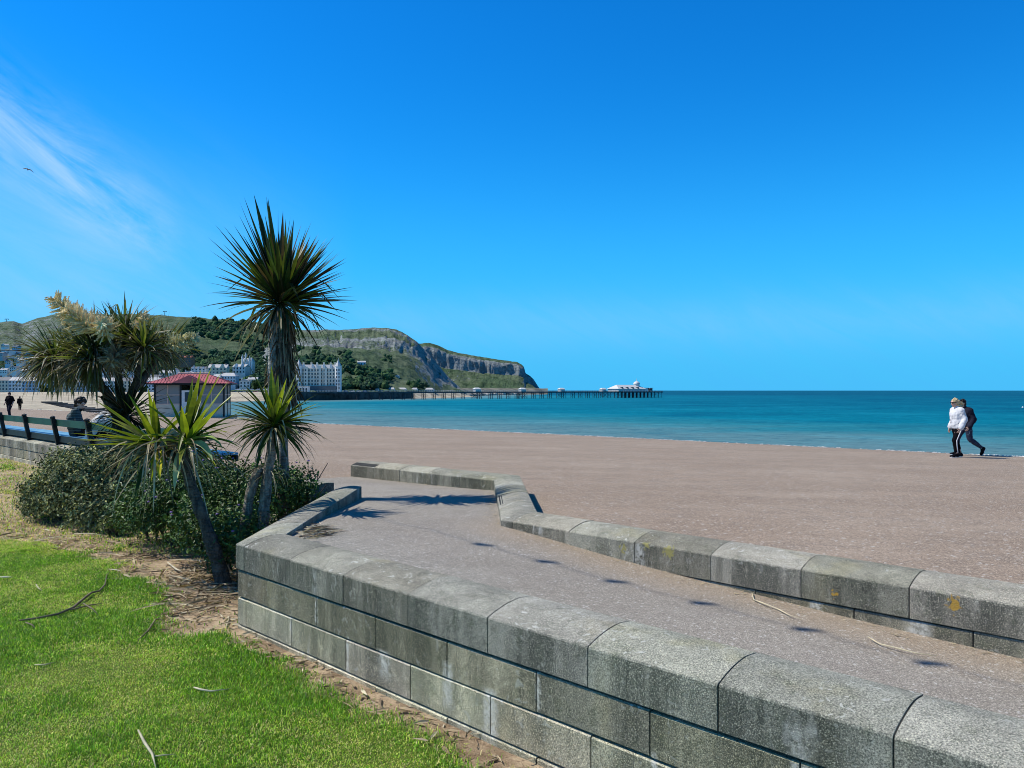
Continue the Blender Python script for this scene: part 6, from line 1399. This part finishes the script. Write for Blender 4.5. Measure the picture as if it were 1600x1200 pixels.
for i in range(27):      # standing ribs
    x = -rw_ + .1 + (2 * rw_ - .2) * i / 26
    for sy in (-1, 1):
        yt = 0 if abs(x) < rt else rd_ * (abs(x) - rt) / (rw_ - rt); mb.bar((x, sy * rd_, z0 + .012), (x, sy * yt, lerp(z0, zt, 1 - yt / rd_) + .012), .035, .03)
for i in range(19):
    y = -rd_ + .12 + (2 * rd_ - .24) * i / 18
    for sx in (-1, 1): xt = rt + (rw_ - rt) * abs(y) / rd_; mb.bar((sx * rw_, y, z0 + .012), (sx * xt, y, lerp(z0, zt, (rw_ - xt) / (rw_ - rt)) + .012), .035, .03)
rf = mb.build('roof', M['roofred'], sh)
# a gabled porch roof over the door
mb = MB(); gz = lerp(z0, zt, .75)
for sy in (-1, 1): mb.add([(-1.15, sy * (rd_ + .12), z0 + .03), (1.15, sy * (rd_ + .12), z0 + .03), (0, sy * (rd_ + .12), gz), (-1.15, sy * rd_ * .9, z0 + .03), (1.15, sy * rd_ * .9, z0 + .03), (0, sy * rd_ * .18, gz)], [(0, 1, 2), (0, 2, 5, 3), (1, 4, 5, 2)])
for sy in (-1, 1):
    for k in range(8): t = k / 7.0; mb.bar((-1.15 * (1 - t), sy * (rd_ + .12), lerp(z0 + .05, gz + .02, t)), (-1.15 * (1 - t) , sy * lerp(rd_ * .9, rd_ * .18, t), lerp(z0 + .05, gz + .02, t)), .03, .03); mb.bar((1.15 * (1 - t), sy * (rd_ + .12), lerp(z0 + .05, gz + .02, t)), (1.15 * (1 - t), sy * lerp(rd_ * .9, rd_ * .18, t), lerp(z0 + .05, gz + .02, t)), .03, .03)
mb.build('porch_roof', M['roofred'], rf)
mb = MB(); mb.tube([(-rt - .1, 0, zt + .03), (rt + .1, 0, zt + .03)], [.07, .07], 8); mb.build('ridge', M['roofedge'], rf)
mb = MB(); 
for a_, b_2 in (((-rw_, -rd_), (rw_, -rd_)), ((rw_, -rd_), (rw_, rd_)), ((rw_, rd_), (-rw_, rd_)), ((-rw_, rd_), (-rw_, -rd_))): mb.bar((*a_, z0 - .03), (*b_2, z0 - .03), .09, .09)
mb.build('gutter', M['post'], rf)
# bench seat inside
mb = MB(); mb.box(-hw + .3, hw - .3, -.25, -.05, .45, .5); mb.box(-hw + .3, hw - .3, .05, .25, .45, .5); mb.box(-hw + .3, hw - .3, -.03, .03, .05, 1.3); mb.build('seat', M['post'], sh)

# ------------------------------------------------------------------ gull, buoy, festoon lights over the ramp
gl_ = empty('gull', P(43.5, 265, 60), R(0)); tag(gl_, 'lone gull gliding high in the sky at the left with wings spread', 'bird')
bm = bmesh.new(); caps(bm, (-.10, .16, 0), (.06, -.10, -.01), .035, .06); caps(bm, (.05, -.12, 0), (.10, -.2, .0), .035, .03); ball(bm, (.11, -.22, .01), .035); 
for pts, rr in ((((0, 0, .02), (-.16, .03, .10), (-.34, .05, .10), (-.52, .12, .17)), (.045, .04, .03, .008)), (((0, 0, .02), (.14, .05, .02), (.30, .02, -.10), (.48, .02, -.24)), (.045, .04, .03, .008))):
    for a, b, r0, r1 in zip(pts, pts[1:], rr, rr[1:]): caps(bm, a, b, r0, r1, 8)
fuse(bm, 'body', simple('gull_feather', (.32, .34, .36), .8, .2), gl_, .012, 2)
bu = empty('buoy', P(1598, 637, 8 * F / 27)); bu.location.z = WZ; bu.scale = (.5, .5, .5); tag(bu, 'small white buoy on the sea at the right edge of the picture', 'buoy')
mb = MB(); mb.lathe([(.2, -.5), (.75, -.2), (.8, .25), (.55, .75), (.25, .95), (.22, 1.3), (.05, 1.5)], (0, 0, 0), 14); mb.build('float', M['wpaint'], bu, smooth=True); mb = MB(); mb.tube([(0, 0, 1.45), (0, 0, 2.0)], [.05, .03], 6); mb.build('mast', M['dkmetal'], bu)
hits = []
for px_, py_ in ((660, 829), (744, 850), (843, 877), (950, 908), (1085, 942), (1245, 983), (1438, 1036)):
    z = .6
    for _ in range(20): g_ = G(px_, py_, z); z = ramp_z(g_.x, g_.y)
    hits.append(Vector((g_.x, g_.y, z)))
HF = 6.6; bp = [w + SUN * (HF / SUN.z) for w in hits[1:]]; zz = max(b.z for b in bp)
bp = [w + SUN * ((zz - .15 - w.z) / SUN.z) for w in hits[1:]]
fs_ = empty('festoon_lights', bp[0]); tag(fs_, 'festoon cable of light bulbs strung high over the ramp, seen by its spotted shadow', 'string lights'); o = bp[0]
stp = (bp[-1] - bp[0]) / (len(bp) - 1); ext = [bp[0] - stp * k for k in range(3, 0, -1)] + bp + [bp[-1] + stp * k for k in range(1, 4)]
mb = MB(); pts = []
for a, b in zip(ext, ext[1:]):
    for k in range(6): t = k / 6; pts.append(a.lerp(b, t) - o + Vector((0, 0, .16 - .12 * 4 * t * (1 - t))))
mb.tube(pts, [.0055] * len(pts), 6); mb.build('cable', M['dkmetal'], fs_)
for b in bp:
    mb = MB(); mb.lathe([(.012, .10), (.028, .10), (.032, .03)], tuple(b - o + Vector((0, 0, .06))), 10); s_ = mb.build('lamp_holder', M['dkmetal'], fs_); mb = MB(); mb.lathe([(.03, .03), (.036, 0), (.042, -.035), (.033, -.065), (.012, -.08)], tuple(b - o + Vector((0, 0, .06))), 12); mb.build('bulb', M['wpaint'], s_, smooth=True)
